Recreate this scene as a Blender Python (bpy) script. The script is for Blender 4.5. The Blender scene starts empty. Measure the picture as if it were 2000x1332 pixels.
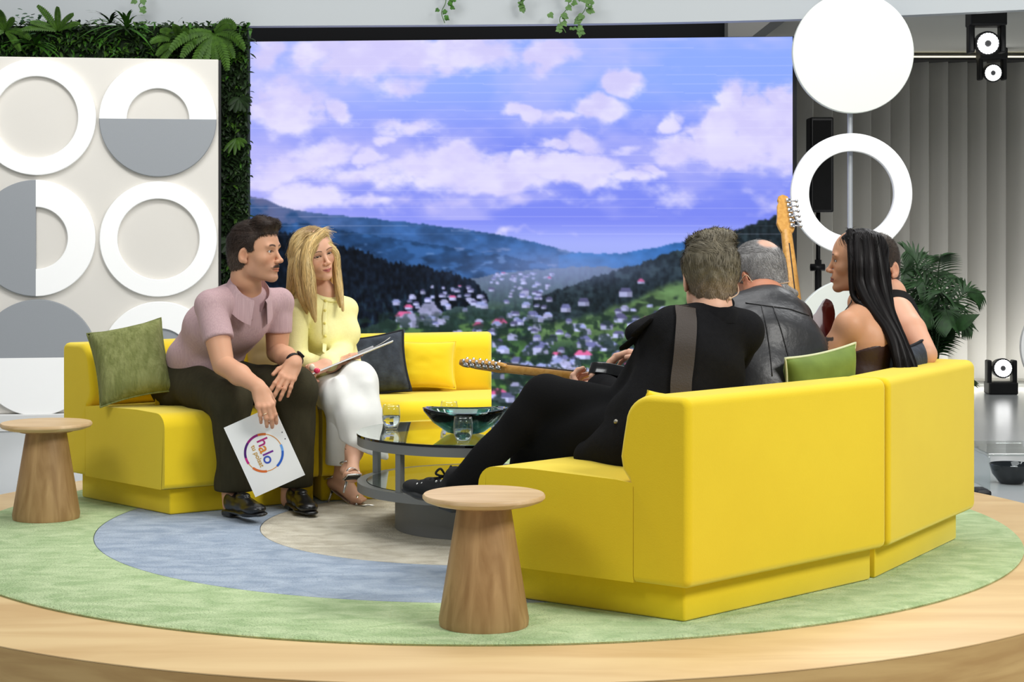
import bpy, bmesh, math, random
import numpy as np
from mathutils import Vector, Matrix
random.seed(7); RNG = np.random.RandomState(11)
SC = bpy.context.scene
COL = SC.collection
# ---------------------------------------------------------------- camera
F = 3540.0; CH = 1.15; HY = 444.0            # focal length in pixels of a 2000 px wide frame, eye height above the stage, horizon row
cd = bpy.data.cameras.new('camera'); cam = bpy.data.objects.new('camera', cd); COL.objects.link(cam)
cam.location = (0, 0, CH); cam.rotation_euler = (math.pi/2, 0, 0)
cd.sensor_width = 36; cd.sensor_fit = 'HORIZONTAL'; cd.lens = 36*F/2000; cd.shift_y = (HY-666)/2000; cd.clip_end = 200
SC.camera = cam
# ---------------------------------------------------------------- light
SC.view_settings.view_transform = 'Standard'; SC.view_settings.look = 'None'
SC.view_settings.exposure = 0.0; SC.view_settings.gamma = 1.0
try: SC.view_settings.use_curve_mapping = False
except Exception: pass
w = bpy.data.worlds.new('World'); SC.world = w; w.use_nodes = True
w.node_tree.nodes['Background'].inputs[0].default_value = (.93, .97, 1.0, 1); w.node_tree.nodes['Background'].inputs[1].default_value = 0.26
FZ0 = -.2
def area(name, loc, target, sx, sy, power, col=(1, 1, 1)):
    l = bpy.data.lights.new(name, 'AREA'); l.shape = 'RECTANGLE'; l.size = sx; l.size_y = sy; l.energy = power; l.color = col
    o = bpy.data.objects.new(name, l); COL.objects.link(o); o.location = loc
    o.rotation_euler = (Vector(target)-Vector(loc)).to_track_quat('-Z', 'Y').to_euler(); return o
area('studio_key_light', (4.6, 2.2, 4.6), (0.1, 6.7, .4), 2.2, 1.6, 330, (1, .985, .95))
area('studio_fill_light', (-3.2, 2.6, 4.4), (-.4, 7.2, .4), 2.2, 1.6, 92, (.97, .99, 1))
area('studio_top_light', (0, 7.2, 5.2), (0, 7.2, 0), 3.6, 3.0, 165, (1, 1, 1))
area('studio_rim_light', (3.6, 10.5, 4.8), (.3, 6.8, .6), 1.6, 1.2, 70, (1, 1, 1))
area('studio_back_light', (-2.6, 9.2, 4.4), (-2.8, 13.0, 1.1), 2.6, .8, 78, (1, 1, 1))
area('added_blind_light', (3.5, 14.95, FZ0+.05), (3.5, 15.4, .9), 3.2, .1, 21, (1, .99, .96))  # unseen floor uplight, added to brighten the blind from below
area('studio_back_light', (2.4, 8.8, 4.6), (2.2, 13.0, 1.3), 2.6, .8, 70, (1, 1, 1))
# ---------------------------------------------------------------- helpers
def lin(c):
    c = np.asarray(c, float)/255.0
    return np.where(c <= .04045, c/12.92, ((c+.055)/1.055)**2.4)
def P(x, y, Y): return np.array([(x-1000)*Y/F, Y, CH-(y-HY)*Y/F])
def V3(*a): return np.array(a, float)
def unit(v): v = np.asarray(v, float); return v/(np.linalg.norm(v)+1e-12)
WL = {}
MATS = {}
def mat(name, rgb, rough=.6, metal=0.0, spec=.5, var=0.0, vscale=(8, 8, 8), bump=0.0, bscale=None, sheen=0.0, rgb2=None, trans=0.0, ior=1.45, coat=0.0,
        emit=None, estr=0.0, attr=None, sss=0.0, detail=4.0, coords='Object', alpha=1.0, distort=0.0):
    """node material; var mixes rgb with rgb2 by a stretched noise, bump adds fine relief"""
    if name in MATS: return MATS[name]
    m = bpy.data.materials.new(name); m.use_nodes = True; nt = m.node_tree; b = nt.nodes['Principled BSDF']
    L = nt.links.new
    c = tuple(lin(rgb))+(1,)
    b.inputs['Base Color'].default_value = c; b.inputs['Roughness'].default_value = rough; b.inputs['Metallic'].default_value = metal
    b.inputs['Specular IOR Level'].default_value = spec; b.inputs['IOR'].default_value = ior
    b.inputs['Transmission Weight'].default_value = trans; b.inputs['Coat Weight'].default_value = coat
    b.inputs['Sheen Weight'].default_value = sheen; b.inputs['Alpha'].default_value = alpha
    if sheen: b.inputs['Sheen Roughness'].default_value = .4; b.inputs['Sheen Tint'].default_value = tuple(np.clip(lin(rgb)*1.2+.12, 0, 1))+(1,)
    if sss:
        b.inputs['Subsurface Weight'].default_value = sss; b.inputs['Subsurface Radius'].default_value = (.012, .005, .003); b.inputs['Subsurface Scale'].default_value = 1.0
    tc = nt.nodes.new('ShaderNodeTexCoord')
    def noise(sc, det=4.0):
        mp = nt.nodes.new('ShaderNodeMapping'); mp.inputs['Scale'].default_value = sc; L(tc.outputs[coords], mp.inputs[0])
        n = nt.nodes.new('ShaderNodeTexNoise'); n.inputs['Scale'].default_value = 1.0; n.inputs['Detail'].default_value = det
        n.inputs['Distortion'].default_value = distort; L(mp.outputs[0], n.inputs[0]); return n.outputs[0]
    if attr:
        a = nt.nodes.new('ShaderNodeAttribute'); a.attribute_name = attr; src = a.outputs['Color']
        if emit is not None:
            L(src, b.inputs['Emission Color'])
        else: L(src, b.inputs['Base Color'])
    if var:
        mx = nt.nodes.new('ShaderNodeMix'); mx.data_type = 'RGBA'
        r = nt.nodes.new('ShaderNodeMapRange'); r.inputs[1].default_value = .5-.5*(1.05-var)*.6; r.inputs[2].default_value = .5+.5*(1.05-var)*.6
        r.inputs[1].default_value = .36; r.inputs[2].default_value = .64
        L(noise(vscale, detail), r.inputs[0])
        mul = nt.nodes.new('ShaderNodeMath'); mul.operation = 'MULTIPLY'; mul.inputs[1].default_value = var; L(r.outputs[0], mul.inputs[0])
        L(mul.outputs[0], mx.inputs[0]); mx.inputs[6].default_value = c
        mx.inputs[7].default_value = tuple(lin(rgb2 if rgb2 is not None else np.array(rgb)*.75))+(1,)
        if attr and emit is None: L(src, mx.inputs[6])
        L(mx.outputs[2], b.inputs['Base Color'])
    if bump:
        bp = nt.nodes.new('ShaderNodeBump'); bp.inputs['Strength'].default_value = bump; bp.inputs['Distance'].default_value = .01
        L(noise(bscale or vscale, detail), bp.inputs['Height']); L(bp.outputs[0], b.inputs['Normal'])
    if emit is not None:
        if not attr: b.inputs['Emission Color'].default_value = tuple(lin(emit))+(1,)
        b.inputs['Emission Strength'].default_value = estr
    MATS[name] = m; return m
def thin_glass(name, rgb=(255, 255, 255), ior=1.45, gloss=.0):
    m = bpy.data.materials.new(name); m.use_nodes = True; nt = m.node_tree; nt.nodes.remove(nt.nodes['Principled BSDF']); L = nt.links.new
    tr = nt.nodes.new('ShaderNodeBsdfTransparent'); tr.inputs[0].default_value = tuple(lin(rgb))+(1,); gl = nt.nodes.new('ShaderNodeBsdfGlossy'); gl.inputs['Roughness'].default_value = gloss
    lw = nt.nodes.new('ShaderNodeLayerWeight'); pw = nt.nodes.new('ShaderNodeMath'); pw.operation = 'POWER'; pw.inputs[1].default_value = 4.0; fr = nt.nodes.new('ShaderNodeMath'); fr.operation = 'MULTIPLY_ADD'; fr.inputs[1].default_value = .6; fr.inputs[2].default_value = .05; L(lw.outputs['Facing'], pw.inputs[0]); L(pw.outputs[0], fr.inputs[0]); mx = nt.nodes.new('ShaderNodeMixShader'); L(fr.outputs[0], mx.inputs[0]); L(tr.outputs[0], mx.inputs[1]); L(gl.outputs[0], mx.inputs[2]); L(mx.outputs[0], nt.nodes['Material Output'].inputs[0]); return m
def tag(o, label=None, cat=None, group=None, kind=None):
    if label: o['label'] = label
    if cat: o['category'] = cat
    if group: o['group'] = group
    if kind: o['kind'] = kind
    return o
def thing(name, loc, label, cat, group=None, rz=0.0):
    o = bpy.data.objects.new(name, None); COL.objects.link(o); o.location = tuple(loc); o.rotation_euler = (0, 0, rz)
    o.empty_display_size = .1; WL[o] = np.array(loc, float); return tag(o, label, cat, group)
def mesh(name, V, Fc, m, smooth=True, colors=None, sharp=None):
    me = bpy.data.meshes.new(name); V = np.asarray(V, float)
    if isinstance(Fc, np.ndarray):
        n = len(Fc); k = Fc.shape[1]
        me.vertices.add(len(V)); me.vertices.foreach_set('co', V.astype(np.float32).ravel())
        me.loops.add(n*k); me.loops.foreach_set('vertex_index', Fc.astype(np.int32).ravel())
        me.polygons.add(n); me.polygons.foreach_set('loop_start', np.arange(0, n*k, k, dtype=np.int32)); me.polygons.foreach_set('loop_total', np.full(n, k, np.int32))
        me.update(calc_edges=True)
    else: me.from_pydata([tuple(v) for v in V], [], [tuple(f) for f in Fc]); me.update()
    ms = m if isinstance(m, (list, tuple)) else [m]
    for q in ms: me.materials.append(q)
    if smooth:
        me.polygons.foreach_set('use_smooth', np.ones(len(me.polygons), bool))
        if sharp is not None:
            try: me.set_sharp_from_angle(angle=math.radians(sharp))
            except Exception: pass
    if colors is not None:
        a = me.color_attributes.new('Col', 'FLOAT_COLOR', 'POINT')
        a.data.foreach_set('color', np.c_[colors, np.ones(len(colors))].astype(np.float32).ravel())
    return me
def obj(name, V, Fc, m, parent=None, smooth=True, colors=None, sharp=None, local=False, label=None):
    """one mesh object; world coordinates are rebased on the parent's (or, at top level, its own) base point"""
    V = np.asarray(V, float)
    if parent is not None: off = np.zeros(3) if local else WL[parent]
    elif local: off = np.zeros(3)
    else: off = np.array([(V[:, 0].min()+V[:, 0].max())/2, (V[:, 1].min()+V[:, 1].max())/2, V[:, 2].min()])
    o = bpy.data.objects.new(name, mesh(name, V-off, Fc, m, smooth, colors, sharp)); COL.objects.link(o)
    if parent is not None: o.parent = parent; WL[o] = WL[parent].copy()
    else: o.location = tuple(off); WL[o] = off.copy()
    if label: o['label'] = label
    return o
def copy_tree(o, parent=None):
    c = o.copy(); COL.objects.link(c); c.parent = parent
    for ch in list(o.children): copy_tree(ch, c)
    return c
def join(*parts):
    V = []; Fc = []; n = 0
    for v, f in parts:
        V.append(np.asarray(v, float)); Fc += [[i+n for i in q] for q in (f.tolist() if isinstance(f, np.ndarray) else f)]; n += len(v)
    return np.vstack(V), Fc
def bmout(bm):
    bm.normal_update(); bm.verts.ensure_lookup_table(); bm.verts.index_update()
    V = np.array([v.co[:] for v in bm.verts]); Fc = [[v.index for v in f.verts] for f in bm.faces]; bm.free(); return V, Fc
def bevel(V, Fc, r, seg=2):
    bm = bmesh.new(); vs = [bm.verts.new(v) for v in V]
    for f in Fc: bm.faces.new([vs[i] for i in f])
    bmesh.ops.recalc_face_normals(bm, faces=bm.faces)
    bmesh.ops.bevel(bm, geom=list(bm.edges), offset=r, segments=seg, profile=.5, affect='EDGES', clamp_overlap=True)
    return bmout(bm)
def prism(poly, z0, z1, r=0, seg=2):
    n = len(poly); V = [(p[0], p[1], z0) for p in poly]+[(p[0], p[1], z1) for p in poly]
    Fc = [list(range(n))[::-1], list(range(n, 2*n))]+[[i, (i+1) % n, n+(i+1) % n, n+i] for i in range(n)]
    return bevel(V, Fc, r, seg) if r else (np.array(V, float), Fc)
def frame_box(c, ax, ay, az, h, r=0, seg=2):
    """box with half sizes h on axes ax, ay, az"""
    c = np.asarray(c, float); A = np.array([unit(ax), unit(ay), unit(az)])
    V = [c+sx*h[0]*A[0]+sy*h[1]*A[1]+sz*h[2]*A[2] for sz in (-1, 1) for sx, sy in ((-1, -1), (1, -1), (1, 1), (-1, 1))]
    Fc = [[3, 2, 1, 0], [4, 5, 6, 7]]+[[i, (i+1) % 4, 4+(i+1) % 4, 4+i] for i in range(4)]
    return bevel(V, Fc, r, seg) if r else (np.array(V), Fc)
def box(x0, x1, y0, y1, z0, z1, r=0, seg=2): return prism([(x0, y0), (x1, y0), (x1, y1), (x0, y1)], z0, z1, r, seg)
def lathe(prof, n=48, c=(0, 0, 0), closed=False, a0=0.0, a1=None):
    """profile (r, z) turned about z; closed joins last profile point to the first"""
    full = a1 is None; a = np.linspace(0, 2*math.pi, n, endpoint=False) if full else np.linspace(a0, a1, n)
    V = [(c[0]+r*math.cos(t), c[1]+r*math.sin(t), c[2]+z) for t in a for r, z in prof]; k = len(prof); Fc = []
    for i in range(n if full else n-1):
        j = (i+1) % n
        for q in range(k if closed else k-1):
            q2 = (q+1) % k; Fc.append([i*k+q, j*k+q, j*k+q2, i*k+q2])
    return np.array(V, float), Fc
def clean(V, Fc, d=1e-5):
    bm = bmesh.new(); vs = [bm.verts.new(v) for v in V]
    for f in Fc:
        try: bm.faces.new([vs[i] for i in f])
        except ValueError: pass
    bmesh.ops.remove_doubles(bm, verts=bm.verts, dist=d); bmesh.ops.recalc_face_normals(bm, faces=bm.faces); return bmout(bm)
def solid_lathe(prof, n=48, c=(0, 0, 0)): return clean(*lathe(prof, n, c))
def tube(pts, rad, n=8, cap=True, flat=1.0, up=None):
    """swept tube; rad a number or a list; flat squeezes one cross axis"""
    pts = np.asarray(pts, float); m = len(pts); rad = np.full(m, rad) if np.isscalar(rad) else np.asarray(rad, float)
    T = np.gradient(pts, axis=0); T /= np.linalg.norm(T, axis=1)[:, None]+1e-12
    u = np.asarray(up, float) if up is not None else (V3(0, 0, 1) if abs(T[0][2]) < .9 else V3(1, 0, 0))
    V = []; Fc = []
    for i in range(m):
        s = unit(np.cross(T[i], u)); q = np.cross(s, T[i]); 
        if up is None: u = q
        for k in range(n):
            a = 2*math.pi*k/n; V.append(pts[i]+rad[i]*(math.cos(a)*s+flat*math.sin(a)*q))
    for i in range(m-1):
        for k in range(n): Fc.append([i*n+k, i*n+(k+1) % n, (i+1)*n+(k+1) % n, (i+1)*n+k])
    if cap: Fc += [list(range(n))[::-1], [(m-1)*n+k for k in range(n)]]
    return np.array(V), Fc
def spline(pts, n=24):
    """Catmull-Rom through the points"""
    p = np.asarray(pts, float); p = np.vstack([2*p[0]-p[1], p, 2*p[-1]-p[-2]]); out = []; k = len(p)-3
    for t in np.linspace(0, k-1e-9, n):
        i = int(t); s = t-i; a, b, c, d = p[i:i+4]
        out.append(.5*((2*b)+(c-a)*s+(2*a-5*b+4*c-d)*s*s+(3*b-a-3*c+d)*s**3))
    return np.array(out)
def sphere(c, r, n=16, k=10):
    pr = [(max(1e-6, math.sin(math.pi*i/k)), -math.cos(math.pi*i/k)) for i in range(k+1)]
    V, Fc = solid_lathe(pr, n); r = np.full(3, r) if np.isscalar(r) else np.asarray(r); return V*r+np.asarray(c), Fc
def disc_on(c, n_, r, t, seg=64, r_in=0.0, a0=None, a1=None, up=(0, 0, 1)):
    """a disc, ring or sector of thickness t facing n_, centre of its back at c; angles from the horizontal axis of the face"""
    nn = unit(n_); e1 = unit(np.cross(up, nn)); e2 = np.cross(nn, e1)
    full = a0 is None; A = np.linspace(0, 2*math.pi, seg, endpoint=False) if full else np.linspace(a0, a1, seg)
    ring = []
    prof = [(r_in, 0), (r, 0), (r, t-.004), (r-.004, t), (r_in+(.004 if r_in else 0), t)]+([(r_in, t-.004)] if r_in else [])
    V = []; k = len(prof); Fc = []
    for a in A:
        d = math.cos(a)*e1+math.sin(a)*e2
        for rr, z in prof: V.append(np.asarray(c)+d*max(rr, 1e-6)+nn*z)
    m = len(A)
    for i in range(m if full else m-1):
        j = (i+1) % m
        for q in range(k): Fc.append([i*k+q, j*k+q, j*k+(q+1) % k, i*k+(q+1) % k])
    if not full: Fc += [list(range(k))[::-1], [(m-1)*k+q for q in range(k)]]
    return clean(V, Fc)
# ---------------------------------------------------------------- value noise for painting and folds
VN = {}
def vnoise(x, y, seed=0):
    if seed not in VN: VN[seed] = np.random.RandomState(seed).rand(256, 256)
    r = VN[seed]; xi = np.floor(x).astype(int); yi = np.floor(y).astype(int); fx = x-xi; fy = y-yi
    fx = fx*fx*(3-2*fx); fy = fy*fy*(3-2*fy); g = lambda a, b: r[a % 256, b % 256]
    return (g(xi, yi)*(1-fx)+g(xi+1, yi)*fx)*(1-fy)+(g(xi, yi+1)*(1-fx)+g(xi+1, yi+1)*fx)*fy
def fbm(x, y, o=4, seed=0):
    s = 0; a = .5; t = 0
    for i in range(o): s = s+a*vnoise(x*2**i, y*2**i, seed+i); t += a; a *= .5
    return s/t
def sstep(a, b, x): t = np.clip((x-a)/(b-a), 0, 1); return t*t*(3-2*t)
# ================================================================ the studio shell
FZ = -.2                                                             # studio floor, below the stage
m_floor = mat('floor_resin', (176, 180, 181), .25, spec=.45, var=.25, vscale=(.7, .7, .7), rgb2=(164, 168, 170))
V, Fc = box(-9, 9, -1, 17.5, FZ-.1, FZ); tag(obj('floor', V, Fc, m_floor, smooth=False), kind='structure')
m_dark = mat('dark_wall', (28, 28, 30), .8)
V, Fc = box(-9, 1.9, 16.2, 16.4, FZ, 4.2); tag(obj('wall_back', V, Fc, m_dark, smooth=False), kind='structure')
V, Fc = box(1.9, 9, 15.95, 16.4, FZ, 4.2); tag(obj('wall_right', V, Fc, mat('grey_wall', (186, 184, 178), .8), smooth=False), kind='structure')
m_fascia = mat('fascia_paint', (178, 183, 185), .65)
fpl = [(-9.0, 12.75), (-4, 12.7), (-1.8, 12.6), (0, 12.5), (1.2, 12.35), (2.2, 12.1), (3.2, 11.7), (4.4, 11.1)]
fc = spline([(a, b, 0) for a, b in fpl], 40)
Vf = [(p[0], p[1]+dy, z) for p in fc for dy, z in ((0, 2.55), (0, 3.6), (.12, 3.6), (.12, 2.55))]
Ff = [[i*4+q, (i+1)*4+q, (i+1)*4+(q+1) % 4, i*4+(q+1) % 4] for i in range(len(fc)-1) for q in range(4)]
tag(obj('wall_fascia', *clean(Vf, Ff), m_fascia, sharp=40), kind='structure')
m_ceil = mat('ceiling_paint', (196, 196, 190), .8)
V, Fc = prism([(1.95, 12.3), (3.2, 11.85), (4.4, 11.25), (6.5, 11.0), (6.5, 15.95), (1.95, 15.95)], 2.62, 2.7); tag(obj('ceiling', V, Fc, m_ceil, smooth=False), kind='structure')
# ---- vertical fabric blind along the back wall
m_blind = mat('blind_fabric', (214, 212, 206), .85, bump=.15, bscale=(120, 120, 6))
nt_ = m_blind.node_tree; tr_ = nt_.nodes.new('ShaderNodeBsdfTranslucent'); tr_.inputs[0].default_value = (.75, .74, .71, 1); mx_ = nt_.nodes.new('ShaderNodeMixShader'); mx_.inputs[0].default_value = .4
nt_.links.new(nt_.nodes['Principled BSDF'].outputs[0], mx_.inputs[1]); nt_.links.new(tr_.outputs[0], mx_.inputs[2]); nt_.links.new(mx_.outputs[0], nt_.nodes['Material Output'].inputs[0])
YB = 15.4
t = thing('vertical_blind', (3.6, YB, FZ), 'tall pale grey vertical blind of overlapping slats along the back', 'blind')
sv = []; nseg = 6
for z in (-.165+FZ+.2-.2+.17, 2.6):
    pass
def slat_mesh():
    pr = []; 
    for i in range(nseg+1):
        s = i/nseg; pr.append((-.085+.19*s, .075-.15*s**1.6-.012*math.sin(math.pi*s)))
    back = [(x+.004, y+.006) for x, y in pr[::-1]]
    return prism(pr+back, -.13, 2.6)
V, Fc = slat_mesh(); sl = mesh('slat', V, Fc, m_blind, True, sharp=30)
x = 1.95; k = 0
while x < 5.2:
    o = bpy.data.objects.new('slat', sl); COL.objects.link(o); o.parent = t; o.location = (x-3.6, 0, -FZ); x += .163
V, Fc = box(1.8, 5.4, YB-.25, YB+.03, 2.55, 2.565); obj('head_rail', V, Fc, mat('rail_dark', (40, 40, 40), .5), t, False)
m_led = mat('led_white', (255, 255, 250), .5, emit=(255, 252, 240), estr=10.0)
m_cove = mat('led_cove', (255, 250, 225), .5, emit=(255, 247, 215), estr=1.3)
V, Fc = box(1.9, 5.3, YB+.14, YB+.17, FZ+.06, FZ+.085); tag(obj('led_strip', V, Fc, m_led, smooth=False), 'thin white light strip on the floor under the vertical blind', 'light strip')
V, Fc = box(1.9, 5.3, YB-.22, YB-.19, 2.575, 2.585); tag(obj('led_strip', V, Fc, m_cove, smooth=False), 'warm white light strip at the ceiling above the vertical blind', 'light strip')
# ================================================================ the screen
def screen_colors(X, Y):
    """the landscape shown on the screen, painted in picture coordinates (x 484..1548, y 72..802)"""
    def mixc(c, col, a): return c*(1-a[..., None])+np.asarray(col, float)*a[..., None]
    wx = X+34*(fbm(X/55, Y/45, 5, 5)-.5)*2; wy = Y+24*(fbm(X/50, Y/40, 5, 9)-.5)*2
    c = np.zeros(X.shape+(3,)); t = sstep(80, 470, Y)
    c[...] = np.array([140, 168, 250.]); c = mixc(c, (122, 134, 238), sstep(150, 300, Y)*.8); c = mixc(c, (118, 128, 236), sstep(300, 440, Y)*.5)
    c = mixc(c, (176, 186, 250), sstep(420, 480, Y)*.75)
    c = mixc(c, (196, 190, 246), np.clip(1-(X-484)/520, 0, 1)*.45)
    blobs = [(565, 208, 62, 46, 1.1), (655, 222, 30, 22, .9), (690, 125, 105, 42, .95), (620, 100, 60, 46, .8), (870, 95, 185, 46, .95), (760, 165, 110, 26, .6), (520, 95, 50, 45, .6), (1060, 105, 75, 36, .9), (1215, 158, 44, 26, 1.05), (1165, 205, 48, 26, 1.0),
             (1018, 214, 34, 17, .95), (1100, 220, 66, 14, .6), (1145, 272, 48, 24, .8), (1090, 282, 30, 12, .6), (1225, 290, 44, 14, .6), (1425, 200, 30, 46, 1.2), (1400, 262, 60, 46, 1.2), (1318, 238, 26, 24, 1.0), (1470, 230, 60, 60, 1.0), (1525, 195, 40, 40, 1.15), (1345, 285, 60, 36, 1.1), (1500, 300, 80, 50, .8),
             (790, 250, 70, 18, .75), (740, 268, 34, 12, .7), (560, 330, 90, 36, .75), (640, 300, 60, 30, .7), (715, 310, 44, 22, .9), (700, 345, 120, 30, .6), (900, 318, 90, 34, .95), (1030, 318, 50, 24, 1.1), (1120, 325, 96, 28, 1.1), (980, 350, 170, 32, .75), (1230, 345, 60, 20, .6), (1280, 335, 26, 16, .8),
             (520, 350, 60, 30, .8), (600, 388, 110, 26, .8), (720, 395, 80, 22, .7), (860, 400, 150, 26, .5), (1080, 395, 120, 24, .5), (1330, 390, 70, 22, .5), (1480, 380, 60, 30, .45), (1000, 455, 170, 10, .5), (1410, 285, 110, 50, 1.1), (1500, 250, 80, 70, 1.1), (740, 105, 190, 50, .85), (560, 210, 66, 52, 1.2), (900, 335, 240, 40, .8), (1120, 335, 120, 32, 1.0)]
    d = np.zeros_like(X)
    for bx, by, rx, ry, s in blobs: d = np.maximum(d, s*np.exp(-((wx-bx)/rx)**2-((wy-by)/ry)**2))
    n = fbm(X/70, Y/46, 5, 21)
    a = sstep(.18, .70, d+.75*(n-.5)+.35*(fbm(X/24, Y/15, 4, 23)-.5))*.92
    shade = sstep(.25, .75, fbm(X/50+3, (Y+14)/34, 4, 33)+.12*np.sin((Y-40)/60))
    cl = np.array([232, 226, 250.])*(1-shade[..., None]*.5)+np.array([186, 178, 236.])*shade[..., None]*.5
    c = c*(1-a[..., None])+cl*a[..., None]; c = mixc(c, (204, 198, 246), sstep(.35, .75, fbm(X/150, Y/60, 4, 27))*.5*(Y < 430))
    def ridge(pts, rough, sc, seed): 
        px, py = zip(*pts); return np.interp(X, px, py)+rough*(fbm(X/sc, X*0+seed, 4, seed)-.5)*2
    tree = fbm(X/5.5, Y/8.5, 3, 3); med = fbm(X/26, Y/15, 4, 4); fine = fbm(X/3.2, Y/3.0, 2, 8)
    r1 = ridge([(484, 384), (512, 386), (545, 402), (585, 412), (640, 420), (705, 424), (813, 437), (920, 449), (1028, 469), (1090, 485), (1161, 500), (1240, 520), (1560, 560)], 2.5, 18, 40)
    h = np.array([54, 92, 148.])*(.7+.6*med[..., None]); h = mixc(h, (112, 106, 140), np.clip(1-(X-484)/240, 0, 1)*.8*sstep(.25, .6, med)); h = mixc(h, (66, 112, 178), sstep(440, 520, Y)*.5*sstep(.4, .65, med))
    h = mixc(h, (120, 140, 190), sstep(.62, .75, fbm(X/30, Y/9, 3, 71))*.7*(X > 880))
    c = np.where((Y > r1)[..., None], h, c)
    r3 = ridge([(484, 540), (1100, 498), (1136, 494), (1215, 496), (1323, 474), (1430, 452), (1560, 420)], 2, 22, 44)
    h = np.array([52, 104, 172.])*(.75+.5*med[..., None]); c = np.where(((Y > r3) & (X > 1090))[..., None], h, c)
    r2 = ridge([(484, 428), (560, 436), (640, 442), (740, 462), (850, 478), (940, 492), (1020, 505), (1085, 522), (1140, 545), (1560, 700)], 5, 20, 46)
    h = np.array([36, 68, 112.])*(.6+.8*med[..., None]); h = mixc(h, (58, 106, 172), sstep(.5, .68, fbm(X/34, Y/14, 4, 48))*.75); h = mixc(h, (104, 142, 200), sstep(.72, .82, fbm(X/28, Y/9, 3, 49))*.6)
    c = np.where(((Y > r2) & (X < 1120))[..., None], h, c)
    # valley floor, haze over the far town
    r5 = ridge([(484, 640), (780, 600), (900, 548), (1000, 530), (1100, 522), (1200, 522), (1560, 560)], 3, 20, 52)
    g = np.array([40, 62, 56.])*(.6+.8*tree[..., None]); g = mixc(g, (96, 134, 76), sstep(.52, .66, fbm(X/44, Y/17, 4, 55))*.85*sstep(570, 650, Y)); g = mixc(g, (150, 160, 214), (1-sstep(540, 640, Y))*.5)
    g = mixc(g, (30, 36, 40), sstep(.5, .62, fbm(X/36, Y/24, 3, 57))*.8*sstep(600, 690, Y)); g = mixc(g, (92, 140, 66), sstep(.56, .66, fbm(X/60+7, Y/26, 3, 59))*.8*sstep(640, 700, Y))
    c = np.where((Y > r5)[..., None], g, c)
    # wooded slope on the right with meadow below
    r6 = ridge([(1040, 585), (1064, 574), (1161, 541), (1251, 514), (1323, 490), (1420, 458), (1470, 436), (1560, 408)], 6, 9, 60)
    h = np.array([30, 40, 46.])*(.45+1.1*tree[..., None]); h = mixc(h, (64, 84, 92), sstep(.55, .75, med)*.5)
    mead = sstep(-8, 8, Y-ridge([(1040, 640), (1180, 610), (1270, 572), (1340, 548), (1450, 540), (1560, 520)], 8, 24, 62))
    g2 = np.array([98, 130, 84.])*(.7+.5*med[..., None]); g2 = mixc(g2, (34, 46, 42), sstep(.54, .64, fbm(X/30, Y/17, 3, 64))*.85)
    h = h*(1-mead[..., None])+g2*mead[..., None]
    low = sstep(640, 700, Y)[..., None]; h = h*(1-low)+g*low
    c = np.where(((Y > r6) & (X > 1040))[..., None], h, c)
    # dark conifers on the left
    r4 = ridge([(484, 462), (540, 456), (600, 462), (640, 474), (700, 492), (760, 512), (830, 524), (880, 534), (925, 552), (950, 575), (960, 600)], 7, 6, 66)
    up = Y+9*np.abs(((X+3*fbm(X/20, Y/30, 2, 67))/9) % 1-.5)
    h = np.array([16, 24, 36.])*(.35+1.5*tree[..., None]**1.4); h = mixc(h, (52, 82, 104), sstep(.56, .74, fbm(X/7, Y/17, 3, 68))*.65*sstep(520, 640, Y))
    lo = ridge([(484, 655), (700, 645), (770, 622), (900, 600), (960, 585)], 7, 14, 69)
    c = np.where(((up > r4) & (Y < lo) & (X < 958))[..., None], h, c)
    # houses
    rs = np.random.RandomState(5); H = []
    for i in range(430):
        yy = 536+270*rs.rand()**1.35; xx = 770+800*rs.rand()
        if yy < 600: xx = 1000+(rs.rand()-.5)*(190+(yy-536)*5.0)
        if xx < 960 and yy < 560: continue
        if xx > 1080 and yy < 640-(xx-1060)*.28: continue
        H.append((xx, yy, (4.2+max(0, yy-545)*.068)*(.7+.6*rs.rand()), rs.rand(), rs.rand()))
    H += [(838, 626, 30, .1, .9), (790, 630, 20, .9, .05), (800, 640, 26, .3, .8), (976, 640, 17, .5, .05), (1050, 693, 26, .6, .07), (1024, 580, 11, .5, .99), (1222, 580, 17, .3, .6), (1252, 555, 9, .3, .03), (1140, 598, 15, .2, .6), (1212, 630, 16, .5, .5), (1185, 644, 16, .3, .6), (1105, 610, 14, .3, .08), (1040, 624, 15, .3, .1), (660, 650, 22, .2, .7)]
    H.sort(key=lambda q: q[1])
    for xx, yy, s, q, k in H:
        if 484 < xx < 1548:
            wv = s*(1.0+.5*q); bd = (np.abs(X-xx) < wv*.62) & (Y < yy) & (Y > yy-s*.62)
            wall = np.array([188, 192, 238.])*(.8+.3*q); c[bd] = wall; c[bd & (X > xx+wv*.18)] = wall*.8
            rf = (Y <= yy-s*.55) & (Y > yy-s*1.1) & (np.abs(X-xx) < wv*.75*(1-.55*((yy-s*.55-Y)/(s*.55)))); pal = [(206, 96, 146), (118, 122, 176), (150, 160, 214), (92, 92, 132), (168, 170, 212)][1+min(3, int(k*4)) if k > .06 else 0]
            c[rf] = np.array(pal)*(.85+.25*q)
    if True:
        tw = sstep(.50, .58, fbm(X/12, Y/11, 3, 81))*sstep(585, 640, Y)*(X > 700)*(Y > r5-5); c = mixc(c, (30, 48, 42), tw*.8)
    hz = np.exp(-((X-1090)/170)**2-((Y-520)/34)**2); c = mixc(c, (150, 166, 224), hz*.5)
    bl = np.pad(c, ((1, 1), (1, 1), (0, 0)), 'edge'); bl = (bl[:-2, 1:-1]+bl[2:, 1:-1]+bl[1:-1, :-2]+bl[1:-1, 2:]+2*c)/6; c = np.where((Y > 380)[..., None], bl, c)
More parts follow.
